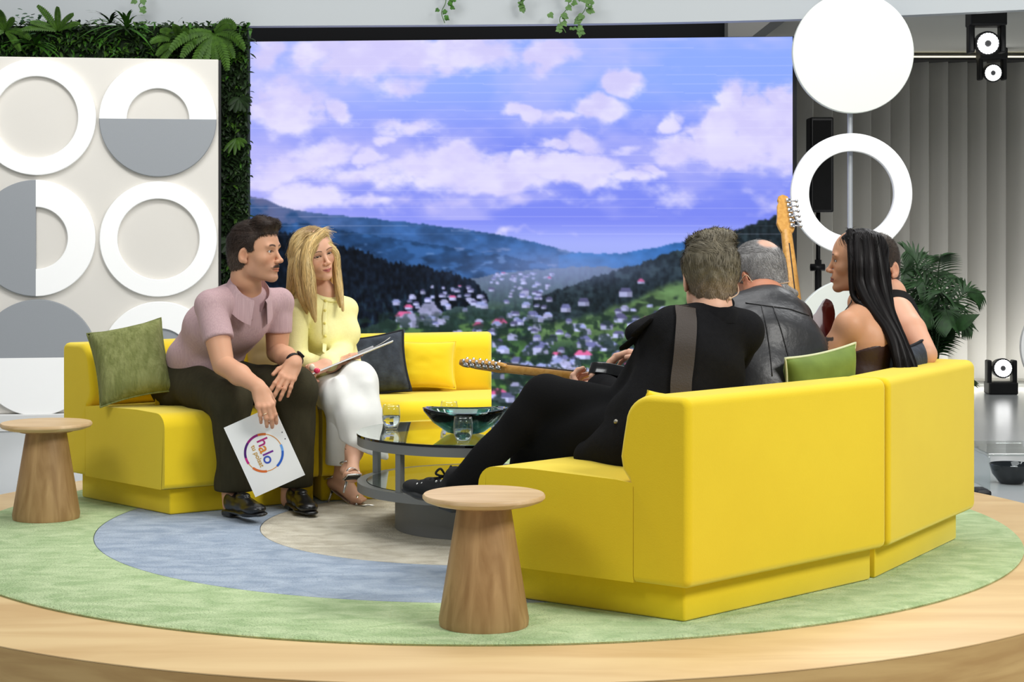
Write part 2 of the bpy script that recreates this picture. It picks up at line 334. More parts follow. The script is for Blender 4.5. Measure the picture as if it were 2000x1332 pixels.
    # rows of pixels that read a little brighter, as this screen shows them
    line = (np.abs((Y % 17.3)-8) < 1.0)*(.35+.65*(fbm(X/300, Y/9, 2, 90) > .5)); c = mixc(c, (228, 226, 255), line*.16*(Y < 470))
    return np.clip(c, 0, 255)
gx, gy = 533, 365
U, W = np.meshgrid(np.linspace(484, 1548, gx), np.linspace(0, 1, gy), indexing='ij')
top_l, top_r = 81.5, 72.0
SL = (P(484, 81.5, 13.2), 13.2); YR = 12.85
Ysc = 1/np.interp(U, [484, 1548], [1/13.2, 1/YR])
zt, zb = SL[0][2], -.165
Zw = zt+(zb-zt)*W; Xw = (U-1000)*Ysc/F; PYs = HY+(CH-Zw)*F/Ysc
colr = lin(screen_colors(U, PYs))
I = np.arange(gx*gy).reshape(gx, gy)
Q = np.stack([I[:-1, :-1], I[:-1, 1:], I[1:, 1:], I[1:, :-1]], -1).reshape(-1, 4)
m_scr = mat('screen_emission', (4, 4, 6), .35, spec=.1, emit=(255, 255, 255), estr=1.08, attr='Col')
sl_, sr_ = np.array([Xw[0, 0], Ysc[0, 0]]), np.array([Xw[-1, 0], Ysc[-1, 0]]); sdir = unit(np.append(sr_-sl_, 0)); snor = np.array([sdir[1], -sdir[0], 0])
t = thing('video_wall', ((sl_[0]+sr_[0])/2, (sl_[1]+sr_[1])/2, FZ), 'huge flat video wall showing a cloudy sky over a green valley town', 'screen')
obj('display', np.stack([Xw, Ysc, Zw], -1).reshape(-1, 3), Q, m_scr, t, False, colors=colr.reshape(-1, 3))
m_blk = mat('black_plastic', (16, 16, 18), .45)
a = np.append(sl_, 0)-sdir*.012; b = np.append(sr_, 0)+sdir*.03
pl = [a-snor*.006, b-snor*.006, b-snor*.11, a-snor*.11]
V, Fc = prism([(q[0], q[1]) for q in pl], FZ, zt+.004); obj('housing', V, Fc, m_blk, t, False)
# ================================================================ the panel with circles
m_pan = mat('panel_paint', (218, 214, 206), .7); m_wh = mat('circle_white', (252, 252, 250), .6); m_gr = mat('circle_grey', (150, 154, 158), .8, var=.2, vscale=(300, 300, 300), rgb2=(138, 142, 146))
pa = np.array([(-80-1000)*11.95/F, 11.95]); pb = np.array([(427-1000)*12.2/F, 12.2]); pd = unit(np.append(pb-pa, 0)); pn = np.array([pd[1], -pd[0], 0])
def onpanel(x, y):
    d = np.array([(x-1000)/F, 1.0]); A = np.array([[d[0], -pd[0]], [d[1], -pd[1]]]); s = np.linalg.solve(A, pa)
    return np.array([d[0]*s[0], s[0], CH-(y-HY)*s[0]/F])
t = thing('decorative_panel', onpanel(150, 812)*[1, 1, 0]+[0, 0, FZ], 'pale wall panel covered with white and grey circles and rings', 'panel')
A3 = np.append(pa, 0); B3 = np.append(pb, 0)
pl = [A3, B3, B3-pn*.09, A3-pn*.09]; V, Fc = prism([(q[0], q[1]) for q in pl], -.083, 2.28, .006, 1); obj('board', V, Fc, m_pan, t, False)
V, Fc = prism([(q[0], q[1]) for q in [B3+pd*.0005, B3+pd*.016, B3+pd*.016-pn*.085, B3+pd*.0005-pn*.085]], -.083, 2.275); obj('edge_shadow_strip', V, Fc, m_blk, t, False)  # black strip stands in for the shadow line along the panel's edge
pl = [A3+pn*.05-pd*.1, B3+pn*.05+pd*.05, B3-pn*.12+pd*.05, A3-pn*.12-pd*.1]; V, Fc = prism([(q[0], q[1]) for q in pl], FZ+.001, -.085, .006, 1); obj('podium', V, Fc, mat('podium_white', (214, 214, 212), .6), t, False)
R_ = 113*12.08/F; r79 = 79*12.08/F; r60 = 60*12.08/F; T_ = .035
def circ(nm, x, y, m_, rin=0, a0=None, a1=None, r=R_, th=T_):
    obj(nm, *disc_on(onpanel(x, y)+pn*.001, pn, r, th, 72 if a0 is None else 40, rin, a0, a1), m_, t, True, sharp=35)
pi = math.pi
circ('ring', 72, 229, m_wh, r79); circ('half_ring', 309, 233, m_wh, r60, 0, pi); circ('half_disc', 309, 233, m_gr, 0, pi, 2*pi)
circ('half_disc', 71, 465, m_gr, 0, pi/2, 1.5*pi); circ('half_ring', 71, 465, m_wh, r60, -pi/2, pi/2); circ('ring', 310, 467, m_wh, r79)
circ('half_disc', 74, 698, m_gr, 0, 0, pi); circ('half_disc', 74, 698, m_wh, 0, pi, 2*pi)
circ('half_ring', 312, 701, m_wh, r60, 0, pi); circ('half_disc', 312, 701, m_gr, 0, 0, pi, r60*.995, .02); circ('half_disc', 312, 701, m_gr, 0, pi, 2*pi)
# ================================================================ free-standing disc sculpture
m_pole = mat('pole_grey', (176, 180, 184), .4, metal=.3)
c0 = P(1662, 400, 11.72); t = thing('disc_sculpture', (c0[0], c0[1], FZ), 'tall grey pole carrying white discs and a white ring beside the screen', 'sculpture')
V, Fc = solid_lathe([(0, 0), (.2, 0), (.2, .012), (.017, .014), (.017, 3.0), (0, 3.0)], 24, (c0[0], c0[1]+.03, FZ)); obj('pole', V, Fc, m_pole, t, sharp=40)
RS = 118*11.7/F
for y, rin, nm in ((104, 0, 'disc'), (379, 83*11.7/F, 'ring'), (662, 0, 'disc')):
    obj(nm, *disc_on(P(1664 if rin == 0 else 1661, y, 11.7), (0, -1, 0), RS, .05, 80, rin), m_wh if rin else mat('disc_offwhite', (226, 230, 222), .7), t, True, sharp=35)
c0 = P(2092, 677, 13.2); t = thing('disc_sculpture', (c0[0], c0[1], FZ), 'slender stand with a pale round disc cut off by the picture edge', 'sculpture')
obj('disc', *disc_on(c0, (0, -1, 0), 101*13.2/F, .05, 64), m_wh, t, True, sharp=35)
V, Fc = solid_lathe([(0, 0), (.16, 0), (.16, .012), (.015, .014), (.015, 1.2), (0, 1.2)], 20, (c0[0], c0[1]+.03, FZ)); obj('pole', V, Fc, m_pole, t, sharp=40)
# ---- column loudspeaker on a stand
c0 = P(1600, 415, 14.0); t = thing('loudspeaker', (c0[0], 14.0, FZ), 'slim black column loudspeaker on a black pole stand', 'loudspeaker')
V, Fc = box(P(1579, 0, 14)[0], P(1624, 0, 14)[0], 13.9, 14.12, c0[2], P(0, 230, 14)[2], .012, 2); obj('cabinet', V, Fc, m_blk, t, False)
V, Fc = box(P(1584, 0, 14)[0], P(1619, 0, 14)[0], 13.893, 13.9, c0[2]+.02, P(0, 234, 14)[2]-.01); obj('grille', V, Fc, mat('grille_black', (10, 10, 10), .8, bump=.3, bscale=(300, 300, 300)), t, False)
xs = P(1598, 0, 14)[0]
V, Fc = tube([(xs, 14, c0[2]), (xs, 14, .75)], .017, 12); obj('pole', V, Fc, m_blk, t)
V, Fc = tube([(xs, 14, .9), (xs, 14, FZ+.1)], .026, 12); obj('sleeve', V, Fc, m_blk, t)
V, Fc = tube([(xs-.06, 14, .84), (xs+.05, 14, .84)], .028, 12); obj('clamp_knob', V, Fc, m_blk, t)
for k in range(3):
    a = 2*pi*k/3+.5; V, Fc = tube([(xs, 14, FZ+.45), (xs+.42*math.cos(a), 14+.42*math.sin(a), FZ+.012)], .013, 8); obj('leg', V, Fc, m_blk, t)
# ================================================================ moving head lights
m_petal = mat('lens_lit', (255, 255, 255), .3, emit=(255, 255, 255), estr=6.0); m_hub = mat('lens_hub', (70, 70, 72), .25)
def moving_light(loc, s, up, aim, label, group):
    """a moving head: base, yoke, drum head with a ring of lit petals; up = +1 stands, -1 hangs"""
    t = thing('moving_head_light', loc, label, 'stage light', group); L = np.array(loc, float); fy = up
    V, Fc = box(-.125*s, .125*s, -.09*s, .09*s, 0, .105*s, .012*s); V[:, 2] *= fy; obj('base', V+L, Fc, m_blk, t, False)
    for sx in (-1, 1):
        V, Fc = frame_box((sx*.108*s, 0, .19*s*fy), (1, 0, 0), (0, 1, 0), (0, 0, 1), (.02*s, .05*s, .10*s), .012*s); obj('yoke_arm', V+L, Fc, m_blk, t, False)
    c = L+np.array([0, 0, .22*s*fy]); n_ = unit(aim)
    def at(prof, n=28):
        V, Fc = solid_lathe(prof, n); e1 = unit(np.cross((0, 0, 1), n_)); e2 = np.cross(n_, e1); return V[:, :1]*e1+V[:, 1:2]*e2+V[:, 2:]*n_+c, Fc
    V, Fc = at([(0, -.1*s), (.05*s, -.1*s), (.078*s, -.06*s), (.085*s, .05*s), (.085*s, .075*s), (.078*s, .078*s), (0, .07*s)]); obj('lamp_head', V, Fc, m_blk, t, sharp=35)
    hb = obj('lens', *at([(0, .071*s), (.074*s, .074*s), (.074*s, .082*s), (0, .082*s)]), m_hub, t, sharp=35)
    e1 = unit(np.cross((0, 0, 1), n_)); e2 = np.cross(n_, e1); pv = []; pf = []
    V, Fc = at([(.024*s, .083*s), (.062*s, .083*s), (.062*s, .088*s), (.024*s, .088*s), (.024*s, .083*s)], 40); obj('lit_ring', V, Fc, m_petal, hb, sharp=35)
    for k in range(22):
        a = 2*pi*k/22; d = math.cos(a)*e1+math.sin(a)*e2; q = np.cross(n_, d); w2 = .0085*s
        b = c+n_*.083*s; ring = [b+d*.063*s-q*w2, b+d*.072*s-q*w2*.7, b+d*.072*s+q*w2*.7, b+d*.063*s+q*w2]
        i = len(pv); pv += ring+[r_+n_*.004*s for r_ in ring]; pf += [[i+3, i+2, i+1, i], [i+4, i+5, i+6, i+7]]+[[i+j, i+(j+1) % 4, i+4+(j+1) % 4, i+4+j] for j in range(4)]
    obj('petal_ring', pv, pf, m_petal, hb, False)
    return t
q = P(1926, 22, 12.35); moving_light((q[0], 12.35, 2.62), .98, -1, (-.10, -1, -.12), 'black moving head light hanging by the fascia edge, the nearer of two', 'moving head lights')
q = P(1937, 97, 14.9); moving_light((q[0], 14.9, 2.62), .9, -1, (-.10, -1, -.12), 'black moving head light hanging in front of the vertical blind', 'moving head lights')
q = P(1955, 770, 14.7); moving_light((q[0], 14.7, FZ), .95, 1, (-.05, -1, .05), 'black moving head light standing on the studio floor', 'moving head lights')
# ================================================================ clear table and small things on the studio floor
m_acr = thin_glass('clear_acrylic', (244, 248, 248))
q0 = P(1925, 955, 9.35); t = thing('acrylic_table', (q0[0]+.25, 9.6, FZ), 'low clear acrylic table on the grey studio floor', 'table')
V, Fc = box(q0[0], q0[0]+.6, 9.3, 9.85, -.025, -.01, .004); obj('top', V, Fc, m_acr, t, False)
for xx in (q0[0], q0[0]+.588): V, Fc = box(xx, xx+.012, 9.3, 9.85, FZ+.001, -.026, .003); obj('side_panel', V, Fc, m_acr, t, False)
V, Fc = solid_lathe([(0, 0), (.06, .0), (.1, .05), (.115, .1), (.112, .102), (.09, .06), (0, .02)], 32, (q0[0]+.19, 9.56, FZ+.002)); tag(obj('glass_bowl', V, Fc, mat('smoked_glass', (20, 24, 28), .06, spec=.8), sharp=40), 'dark smoked glass bowl under the clear acrylic table', 'bowl')
q0 = P(1915, 957, 9.1); V, Fc = prism([(q0[0]-.03, 9.05), (q0[0]+.045, 9.05), (q0[0]+.045, 9.2), (q0[0]-.03, 9.2)], FZ+.001, FZ+.035, .012, 2); tag(obj('cable_cover', V, Fc, m_blk), 'small black cable cover on the floor by the clear table', 'cable cover')
# ================================================================ stage
def wood(name, c1, c2, sc, bumpv=.05, rough=.45): return mat(name, c1, rough, var=.85, vscale=sc, rgb2=c2, bump=bumpv, detail=7, distort=.6)
m_oak = wood('oak_floor', (224, 194, 142), (204, 168, 116), (1.1, 6, 6), .03, .42)
m_oaks = wood('oak_curved_edge', (204, 170, 112), (176, 138, 84), (2.2, 2.2, 16), .05, .5)
PC = np.array([-.08, 6.95])
t = thing('stage_platform', (PC[0], PC[1], FZ), 'low round light oak stage carrying the sofas', 'platform')
V, Fc = solid_lathe([(0, -.03), (2.335, -.03), (2.335, -.016), (2.34, -.0155), (2.34, -.0125), (2.339, -.012), (0, -.012)], 160, (PC[0], PC[1], 0)); obj('deck', V, Fc, m_oak, t, sharp=40)
V, Fc = solid_lathe([(2.2, FZ), (2.3395, FZ), (2.3395, -.0165), (2.3352, -.0165), (2.3352, -.031), (2.2, -.031)], 160, (PC[0], PC[1], 0)); obj('curved_edge', V, Fc, m_oaks, t, sharp=40)
# ---- round rug of three rings
def pile(nm, a, b): return mat(nm, a, .95, spec=.1, var=.8, vscale=(9, 15, 9), rgb2=b, bump=1.0, bscale=(110, 110, 110), sheen=.25, detail=12, distort=.6)
m_g = pile('rug_green', (204, 222, 174), (160, 188, 134)); m_b = pile('rug_blue', (182, 195, 210), (142, 158, 180)); m_s = pile('rug_sand', (226, 219, 200), (186, 176, 154))
RC = np.array([-.1, 7.03]); t = thing('round_rug', (RC[0], RC[1], 0), 'large round rug with green, blue and sand coloured rings', 'rug')
for nm, r0, r1, m_, cx in (('outer_ring', 1.485, 2.005, m_g, 0), ('middle_ring', .87, 1.485, m_b, 0), ('centre_disc', 0, .87, m_s, 0)):
    pr = [(max(r0, 1e-4), -.0115), (r1, -.0115), (r1+(.003 if r1 > 2 else 0), -.006), (r1-.003, 0), (max(r0, 1e-4), 0)]
    obj(nm, *solid_lathe(pr, 200, (RC[0], RC[1], 0)), m_, t, sharp=50)
RUGZ = 0.0005
# ================================================================ yellow sofa modules
m_yel = mat('yellow_velvet', (240, 207, 26), .85, spec=.15, var=.35, vscale=(3, 3, 3), rgb2=(230, 194, 14), bump=.1, bscale=(260, 260, 260), sheen=.55)
m_yel.node_tree.nodes['Principled BSDF'].inputs['Sheen Tint'].default_value = (1, 1, .45, 1); m_yel.node_tree.nodes['Principled BSDF'].inputs['Sheen Roughness'].default_value = .6
def sweep(prof, Bn, Fn, Bf, Ff, r=.02, seg=3, mid=4, flat=()):
    """closed (u, z) profile run from the near end to the far end; u goes from the back edge to the front edge of each end; the rims of both ends are rounded"""
    pr = np.array(prof, float); n = len(pr); fl = {q % n for q in flat}
    Bn, Fn, Bf, Ff = [np.array(q, float) for q in (Bn, Fn, Bf, Ff)]; dn = unit(Fn-Bn); df = unit(Ff-Bf); bm = bmesh.new(); R = []
    for k in range(mid+1):
        f = k/mid; row = []
        for u, z in pr: p = Bn*(1-f)+Bf*f+(dn*(1-f)+df*f)*u; row.append(bm.verts.new((p[0], p[1], z)))
        R.append(row)
    for a, b in zip(R[:-1], R[1:]):
        for k in range(n): bm.faces.new([a[k], a[(k+1) % n], b[(k+1) % n], b[k]])
    bm.faces.new(R[0][::-1]); bm.faces.new(R[-1]); bmesh.ops.recalc_face_normals(bm, faces=bm.faces); E = []
    for row in (R[0], R[-1]):
        for k in range(n):
            if not (k in fl and (k+1) % n in fl): E.append(bm.edges.get((row[k], row[(k+1) % n])))
    bmesh.ops.bevel(bm, geom=E, offset=r, segments=seg, profile=.5, affect='EDGES', clamp_overlap=True)
    return bmout(bm)
def soft(o):
    m = o.modifiers.new('weighted_normal', 'WEIGHTED_NORMAL'); m.keep_sharp = True; m.weight = 80; return o
def arc(cx, cz, r, a0, a1, n=6): return [(cx+r*math.cos(math.radians(a0+(a1-a0)*k/n)), cz+r*math.sin(math.radians(a0+(a1-a0)*k/n))) for k in range(n+1)]
def sofa(Bn, Fn, Bf, Ff, label, en=.055, ef=.055, H=.66, group='yellow sofa modules'):
    Bn, Fn, Bf, Ff = [np.array(q, float) for q in (Bn, Fn, Bf, Ff)]; c = (Bn+Fn+Bf+Ff)/4
    t = thing('sofa_module', (c[0], c[1], RUGZ), label, 'sofa', group)
    D = np.linalg.norm(Fn-Bn); tb = .185
    back = arc(.025, .133, .025, 270, 180, 3)+arc(.03, H-.03, .03, 180, 90, 4)+arc(tb-.055, H-.09, .09, 90, 15, 7)+[(tb+.045, .52), (tb+.052, .475), (tb+.045, .435), (tb+.022, .405), (tb, .388), (tb, .108)]
    soft(obj('backrest', *sweep(back, Bn, Fn, Bf, Ff, .02, flat=(-1, -2)), m_yel, t, sharp=75))
    seat = [(tb+.002, .108), (D-.02, .108)]+arc(D-.025, .133, .025, 270, 360, 3)+arc(D-.06, .35, .06, 0, 90, 6)+[(D-.2, .414), (tb+.06, .406), (tb+.002, .4)]
    soft(obj('seat', *sweep(seat, Bn, Fn, Bf, Ff, .02, flat=(0, -1)), m_yel, t, sharp=75))
    q = [Bn, Bf, Ff, Fn]; off = [.055, ef, .055, en]; ins = []; ctr = sum(q)/4; lines = []
    for k in range(4):
        a, b = q[k], q[(k+1) % 4]; e = unit(b-a); nn = np.array([-e[1], e[0]]); nn = nn if np.dot(ctr-a, nn) > 0 else -nn; lines.append((a+nn*off[k], e))
    for k in range(4):
        (p1, e1), (p2, e2) = lines[k-1], lines[k]; s_ = np.linalg.solve(np.array([e1, -e2]).T, p2-p1); ins.append(p1+e1*s_[0])
    obj('plinth', *prism(ins, RUGZ, .113, .008, 2), m_yel, t, sharp=50); return t
SA = [(-1.92, 7.735), (-1.375, 7.175), (-1.085, 8.28), (-.805, 7.55)]
SB = [(-1.075, 8.29), (-.79, 7.56), (-.097, 8.56), (-.088, 7.74)]
SCm = [(.507, 5.206), (-.105, 5.64), (1.218, 5.885), (.60, 6.40)]
SD = [(1.228, 5.895), (.61, 6.41), (1.715, 6.705), (1.03, 7.13)]
sofa(*SA, 'yellow velvet sofa module the moustached host sits on', .055, .008); sofa(*SB, 'yellow velvet sofa module the blonde host sits on, before the screen', .008, .055)
sofa(*SCm, 'yellow velvet sofa module the guitarist sits on, seen from behind', .055, .006); sofa(*SD, 'yellow velvet sofa module behind the dark-haired woman in the strapless top', .006, .055)
# ================================================================ side tables
m_tw = wood('ash_table', (186, 150, 104), (150, 114, 72), (26, 26, 1.6), .08, .5); m_tt = wood('ash_table_top', (220, 190, 148), (200, 166, 120), (3, 22, 22), .04, .45)
def side_table(x, y, label):
    t = thing('side_table', (x, y, RUGZ), label, 'side table', 'conical wooden side tables'); c = (x, y, 0)
    V, Fc = solid_lathe([(0, .353), (.15, .353), (.172, .361), (.178, .368), (.178, .374), (.174, .379), (0, .379)], 72, c); obj('top', V, Fc, m_tt, t, sharp=40)
    V, Fc = solid_lathe([(0, .343), (.105, .343), (.105, .3535), (0, .3535)], 48, c); obj('collar', V, Fc, m_tw, t, sharp=40)
    V, Fc = solid_lathe([(0, RUGZ), (.129, RUGZ), (.131, .018), (.078, .343), (0, .343)], 72, c); obj('cone_base', V, Fc, m_tw, t, sharp=40)
qa = P(945, 1219, 5.24); side_table(qa[0], 5.25, 'conical wooden side table at the open end of the guitarist\'s sofa')
qa = P(84, 1010, 7.12); side_table(qa[0], 7.17, 'conical wooden side table beside the sofa with the olive cushion')
# ================================================================ coffee table
m_met = mat('grey_metal', (122, 123, 122), .42, metal=.2); m_gls = mat('table_glass', (232, 244, 238), .0, trans=1.0, ior=1.5, spec=.6)
TC = np.array([-.125, 6.98]); c = (TC[0], TC[1], 0)
t = thing('coffee_table', (TC[0], TC[1], RUGZ), 'round two-tier glass coffee table on a grey metal drum', 'coffee table')
V, Fc = solid_lathe([(0, RUGZ), (.325, RUGZ), (.325, .146), (0, .146)], 80, c); obj('drum_base', V, Fc, m_met, t, sharp=40)
for z, nm in ((.146, 'lower'), (.322, 'upper')):
    V, Fc = lathe([(.435, z), (.47, z), (.47, z+.034), (.435, z+.034)], 100, c, True); obj('rim', *clean(V, Fc), m_met, t, sharp=40)
V, Fc = solid_lathe([(0, .1465), (.434, .1465), (.434, .152), (0, .152)], 60, c); obj('shelf_backing', V, Fc, mat('shelf_grey', (150, 150, 140), .3, metal=.2), t, sharp=40)
V, Fc = solid_lathe([(0, .1745), (.432, .1745), (.432, .1815), (0, .1815)], 80, c); obj('glass_shelf', V, Fc, m_gls, t, sharp=40)
V, Fc = solid_lathe([(0, .3565), (.472, .3565), (.472, .3655), (0, .3655)], 100, c); obj('glass_top', V, Fc, m_gls, t, sharp=40)
for a in (155, 231, 335, 51):
    a = math.radians(a); p = TC+.4525*np.array([math.cos(a), math.sin(a)]); V, Fc = frame_box((p[0], p[1], .251), (math.cos(a), math.sin(a), 0), (-math.sin(a), math.cos(a), 0), (0, 0, 1), (.012, .012, .0715)); obj('post', V, Fc, m_met, t, False)
TZ = .3656
# ---- bowl
m_teal = mat('teal_glass', (70, 140, 132), .0, trans=1.0, ior=1.48, spec=.7)
pr = [(0, .012), (.05, .02), (.1, .05), (.135, .085), (.15, .094), (.158, .092), (.155, .082), (.12, .042), (.07, .006), (.05, 0), (0, 0)]
V, Fc = solid_lathe(pr, 72); ang = np.arctan2(V[:, 1], V[:, 0]); V[:, 1] *= .8; V[:, 0] *= 1+.03*np.cos(2*ang); V[:, 2] += .006*np.cos(2*ang)*(V[:, 2]/.09)**2
tag(obj('glass_bowl', V+np.array([-.178, 6.9, TZ]), Fc, m_teal), 'shallow teal glass bowl in the middle of the coffee table', 'bowl')
# ---- water glasses
m_cg = thin_glass('clear_glass', (250, 252, 252), 1.5); m_wat = mat('water', (250, 254, 255), .0, trans=1.0, ior=1.25)
def tumbler(x, y, lab, fill=.45):
    t = thing('water_glass', (x, y, TZ), lab, 'glass', 'water tumblers on the coffee table'); c = (x, y, TZ); hh = .094
    o_ = [(0, 0), (.021, 0), (.025, .004), (.034, .03), (.0362, .05), (.035, .075), (.0318, hh)]; i_ = [(.0303, hh), (.0335, .075), (.0347, .05), (.0325, .03), (.023, .009), (0, .008)]
    V, Fc = solid_lathe(o_+i_, 40, c); n = V-np.array([x, y, 0]); obj('vessel', V, Fc, m_cg, t)
    zz = .009+fill*hh; V, Fc = solid_lathe([(0, .0085), (.0225, .0095), (.0322, .03), (min(.0343, .0322+.0022*(zz-.03)/.02), zz), (0, zz)], 40, c); obj('water', V, Fc, m_wat, t)
tumbler(-.47, 7.05, 'half-full water tumbler by the white trouser leg of the blonde host'); tumbler(-.178, 6.6, 'half-full water tumbler in front of the teal bowl')
tumbler(-.25, 7.2, 'water tumbler standing behind the teal bowl'); tumbler(-.047, 6.96, 'water tumbler next to the teal bowl by the guitarist\'s black trouser leg')
# ================================================================ cushions
def cushion(label, c, right, up, w, h, th, m_, piping=None, group=None, pr_r=.006, sag=.0, name='cushion'):
    c = np.asarray(c, float); ex = unit(right); ez = unit(np.asarray(up, float)-np.dot(up, ex)*ex); en = np.cross(ex, ez); n = 22
    g = np.linspace(-1, 1, n+1); S, T = np.meshgrid(g, g, indexing='ij'); pin = 1-.085*(1-np.abs(S)**2)*(np.abs(T)**3); pin2 = 1-.085*(1-np.abs(T)**2)*(np.abs(S)**3)
    X = S*w/2*pin2; Z = T*h/2*pin; pro = ((1-S**4)*(1-T**4)).clip(0)**.6*th/2; wr = (fbm(S*3+5, T*3+3, 3, int(1000*abs(c[0])) % 97)-.5)*.012*((1-S**4)*(1-T**4))
    Z = Z-sag*(1-S**2)*(T > 0)*T
    def pts(s): return (c+X[..., None]*ex+Z[..., None]*ez+(s*pro+wr)[..., None]*en).reshape(-1, 3)
    N = (n+1)**2; I = np.arange(N).reshape(n+1, n+1); q = np.stack([I[:-1, :-1], I[1:, :-1], I[1:, 1:], I[:-1, 1:]], -1).reshape(-1, 4)
    V, Fc = clean(np.vstack([pts(1), pts(-1)]), q.tolist()+(q[:, ::-1]+N).tolist(), 1e-4)
    if piping is None: o = obj(name, V, Fc, m_); return tag(o, label, 'cushion', group)
    t = thing(name, c-ez*h/2, label, 'cushion', group); obj('cover', V, Fc, m_, t)
    e = np.r_[I[:, 0], I[-1, 1:], I[-2::-1, -1], I[0, -2:0:-1]]; ring = pts(1)[e]; ring = np.vstack([ring, ring[:2]])
    V, Fc = tube(ring, pr_r, 6, False); obj('piping', V, Fc, piping, t); return t
m_olv = mat('olive_chenille', (110, 116, 62), .9, var=.8, vscale=(40, 40, 5), rgb2=(138, 142, 88), bump=.7, bscale=(90, 90, 20), sheen=.3)
m_nav = mat('navy_velvet', (36, 42, 52), .85, var=.7, vscale=(22, 22, 22), rgb2=(62, 70, 82), sheen=.3, bump=.3, bscale=(60, 60, 60)); m_navp = mat('navy_piping', (18, 20, 26), .8)
m_grn = mat('green_velvet', (118, 140, 62), .8, var=.7, vscale=(9, 9, 9), rgb2=(92, 112, 44), sheen=.5); m_crm = mat('cream_piping', (214, 218, 176), .8); m_tan = mat('tan_linen', (168, 146, 104), .9)
A_u = unit(V3(.57, .37, 0)); A_n = unit(V3(.545, -.84, 0))
cushion('olive chenille cushion leaning in the sofa corner next to the host', P(256, 707, 7.52), (.95, .18, .20), (-.42, .40, .82), .31, .34, .14, m_olv, m_olv, pr_r=.004)
cushion('small yellow cushion squeezed behind the moustached host', P(337, 742, 7.60), A_u+V3(0, 0, -.05), (.05, .3, .95), .16, .22, .08, m_yel, m_yel, pr_r=.004)
cushion('tan linen cushion wedged between the two hosts', P(533, 690, 8.0), A_u, (.0, .25, .97), .26, .26, .1, m_tan)
cushion('navy velvet cushion with dark piping beside the blonde host', P(728, 714, 8.1), (.97, .02, .15), (-.12, .30, .94), .31, .28, .13, m_nav, m_navp, pr_r=.007)
cushion('plain yellow cushion leaning on the sofa back beside the navy one', P(828, 712, 8.22), (.99, .08, -.02), (0, .26, .96), .29, .22, .11, m_yel, m_yel, pr_r=.004)
cushion('yellow cushion showing one corner behind the guitarist', P(1300, 838, 5.58), (.73, .68, -.1), (.1, -.15, .95), .24, .24, .08, m_yel)
cushion('green velvet cushion with cream piping standing on the sofa back', P(1600, 752, 6.12), (.76, .63, .1), (.06, -.14, .97), .36, .24, .11, m_grn, m_crm, pr_r=.0045)
cushion('navy cushion peeking out beside the long black hair', P(1768, 736, 6.50), (.55, .83, .05), (.1, -.1, .97), .26, .24, .1, m_nav, m_navp, pr_r=.006)
# ================================================================ living wall, ferns, ivy, potted palm
m_moss = mat('moss', (26, 46, 14), .95, var=.9, vscale=(14, 14, 14), rgb2=(12, 24, 8), bump=1.0, bscale=(60, 60, 60))
def leafmat(nm, a, b): return mat(nm, a, .55, var=.7, vscale=(30, 30, 30), rgb2=b, spec=.4)
m_l1 = leafmat('leaf_fern', (64, 98, 24), (38, 66, 14)); m_l2 = leafmat('leaf_bright', (60, 110, 26), (34, 72, 14)); m_l3 = leafmat('leaf_dark', (32, 54, 20), (16, 30, 10)); m_l4 = leafmat('leaf_palm', (34, 66, 28), (16, 36, 14)); m_l5 = leafmat('leaf_ivy', (86, 122, 60), (60, 92, 40)); m_l6 = leafmat('leaf_blue', (60, 92, 62), (40, 66, 44))
YM = 12.5
wl = thing('living_wall', (P(210, 0, YM)[0], YM, FZ), 'dark green living wall of moss and foliage around the circle panel', 'plant wall')
V, Fc = box(P(-120, 0, YM)[0], P(483, 0, YM)[0], YM+.02, YM+.14, FZ, P(0, 50, YM)[2]); obj('moss_board', V, Fc, m_moss, wl, False)
def leaf_quads(base, d, n, L, w_, curl=.2, k=4):
    """a pointed leaf as a strip of quads"""
    d = unit(d); s = unit(np.cross(d, n)); n = np.cross(s, d); V = []; 
    for i in range(k+1): t = i/k; c = base+d*L*t*(1-.12*t)-n*curl*L*t*t; ww = w_*(math.sin(pi*min(1, .12+.88*t)**.8)*.5)+1e-5; V += [c-s*ww, c+s*ww]
    return np.array(V), [[2*i, 2*i+1, 2*i+3, 2*i+2] for i in range(k)]
def cluster(pts): 
    V, Fc = join(*pts); return V, Fc
rs = np.random.RandomState(4); pool = {0: [], 1: [], 2: []}
for i in range(2600):                                                # loose filler leaves over the board
    if rs.rand() < .55: x, y = rs.uniform(-40, 490), rs.uniform(42, 118)
    else: x, y = rs.uniform(432, 486), rs.uniform(110, 640)
    b = P(x, y, YM+.01); d = unit(V3(rs.randn()*.8, -.7-.5*rs.rand(), rs.randn()*.7-.25)); kd_ = rs.choice([0, 1, 2], p=[.3, .5, .2] if y < 118 else [.08, .9, .02]); pool[kd_].append(leaf_quads(b, d, unit(V3(rs.randn()*.4, -.6, 1)), .035+.05*rs.rand(), .014+.014*rs.rand(), .3, 3))
for k_, m_ in ((0, m_l1), (1, m_l3), (2, m_l2)): o = obj('foliage', *cluster(pool[k_]), m_, wl); o['kind'] = 'stuff'
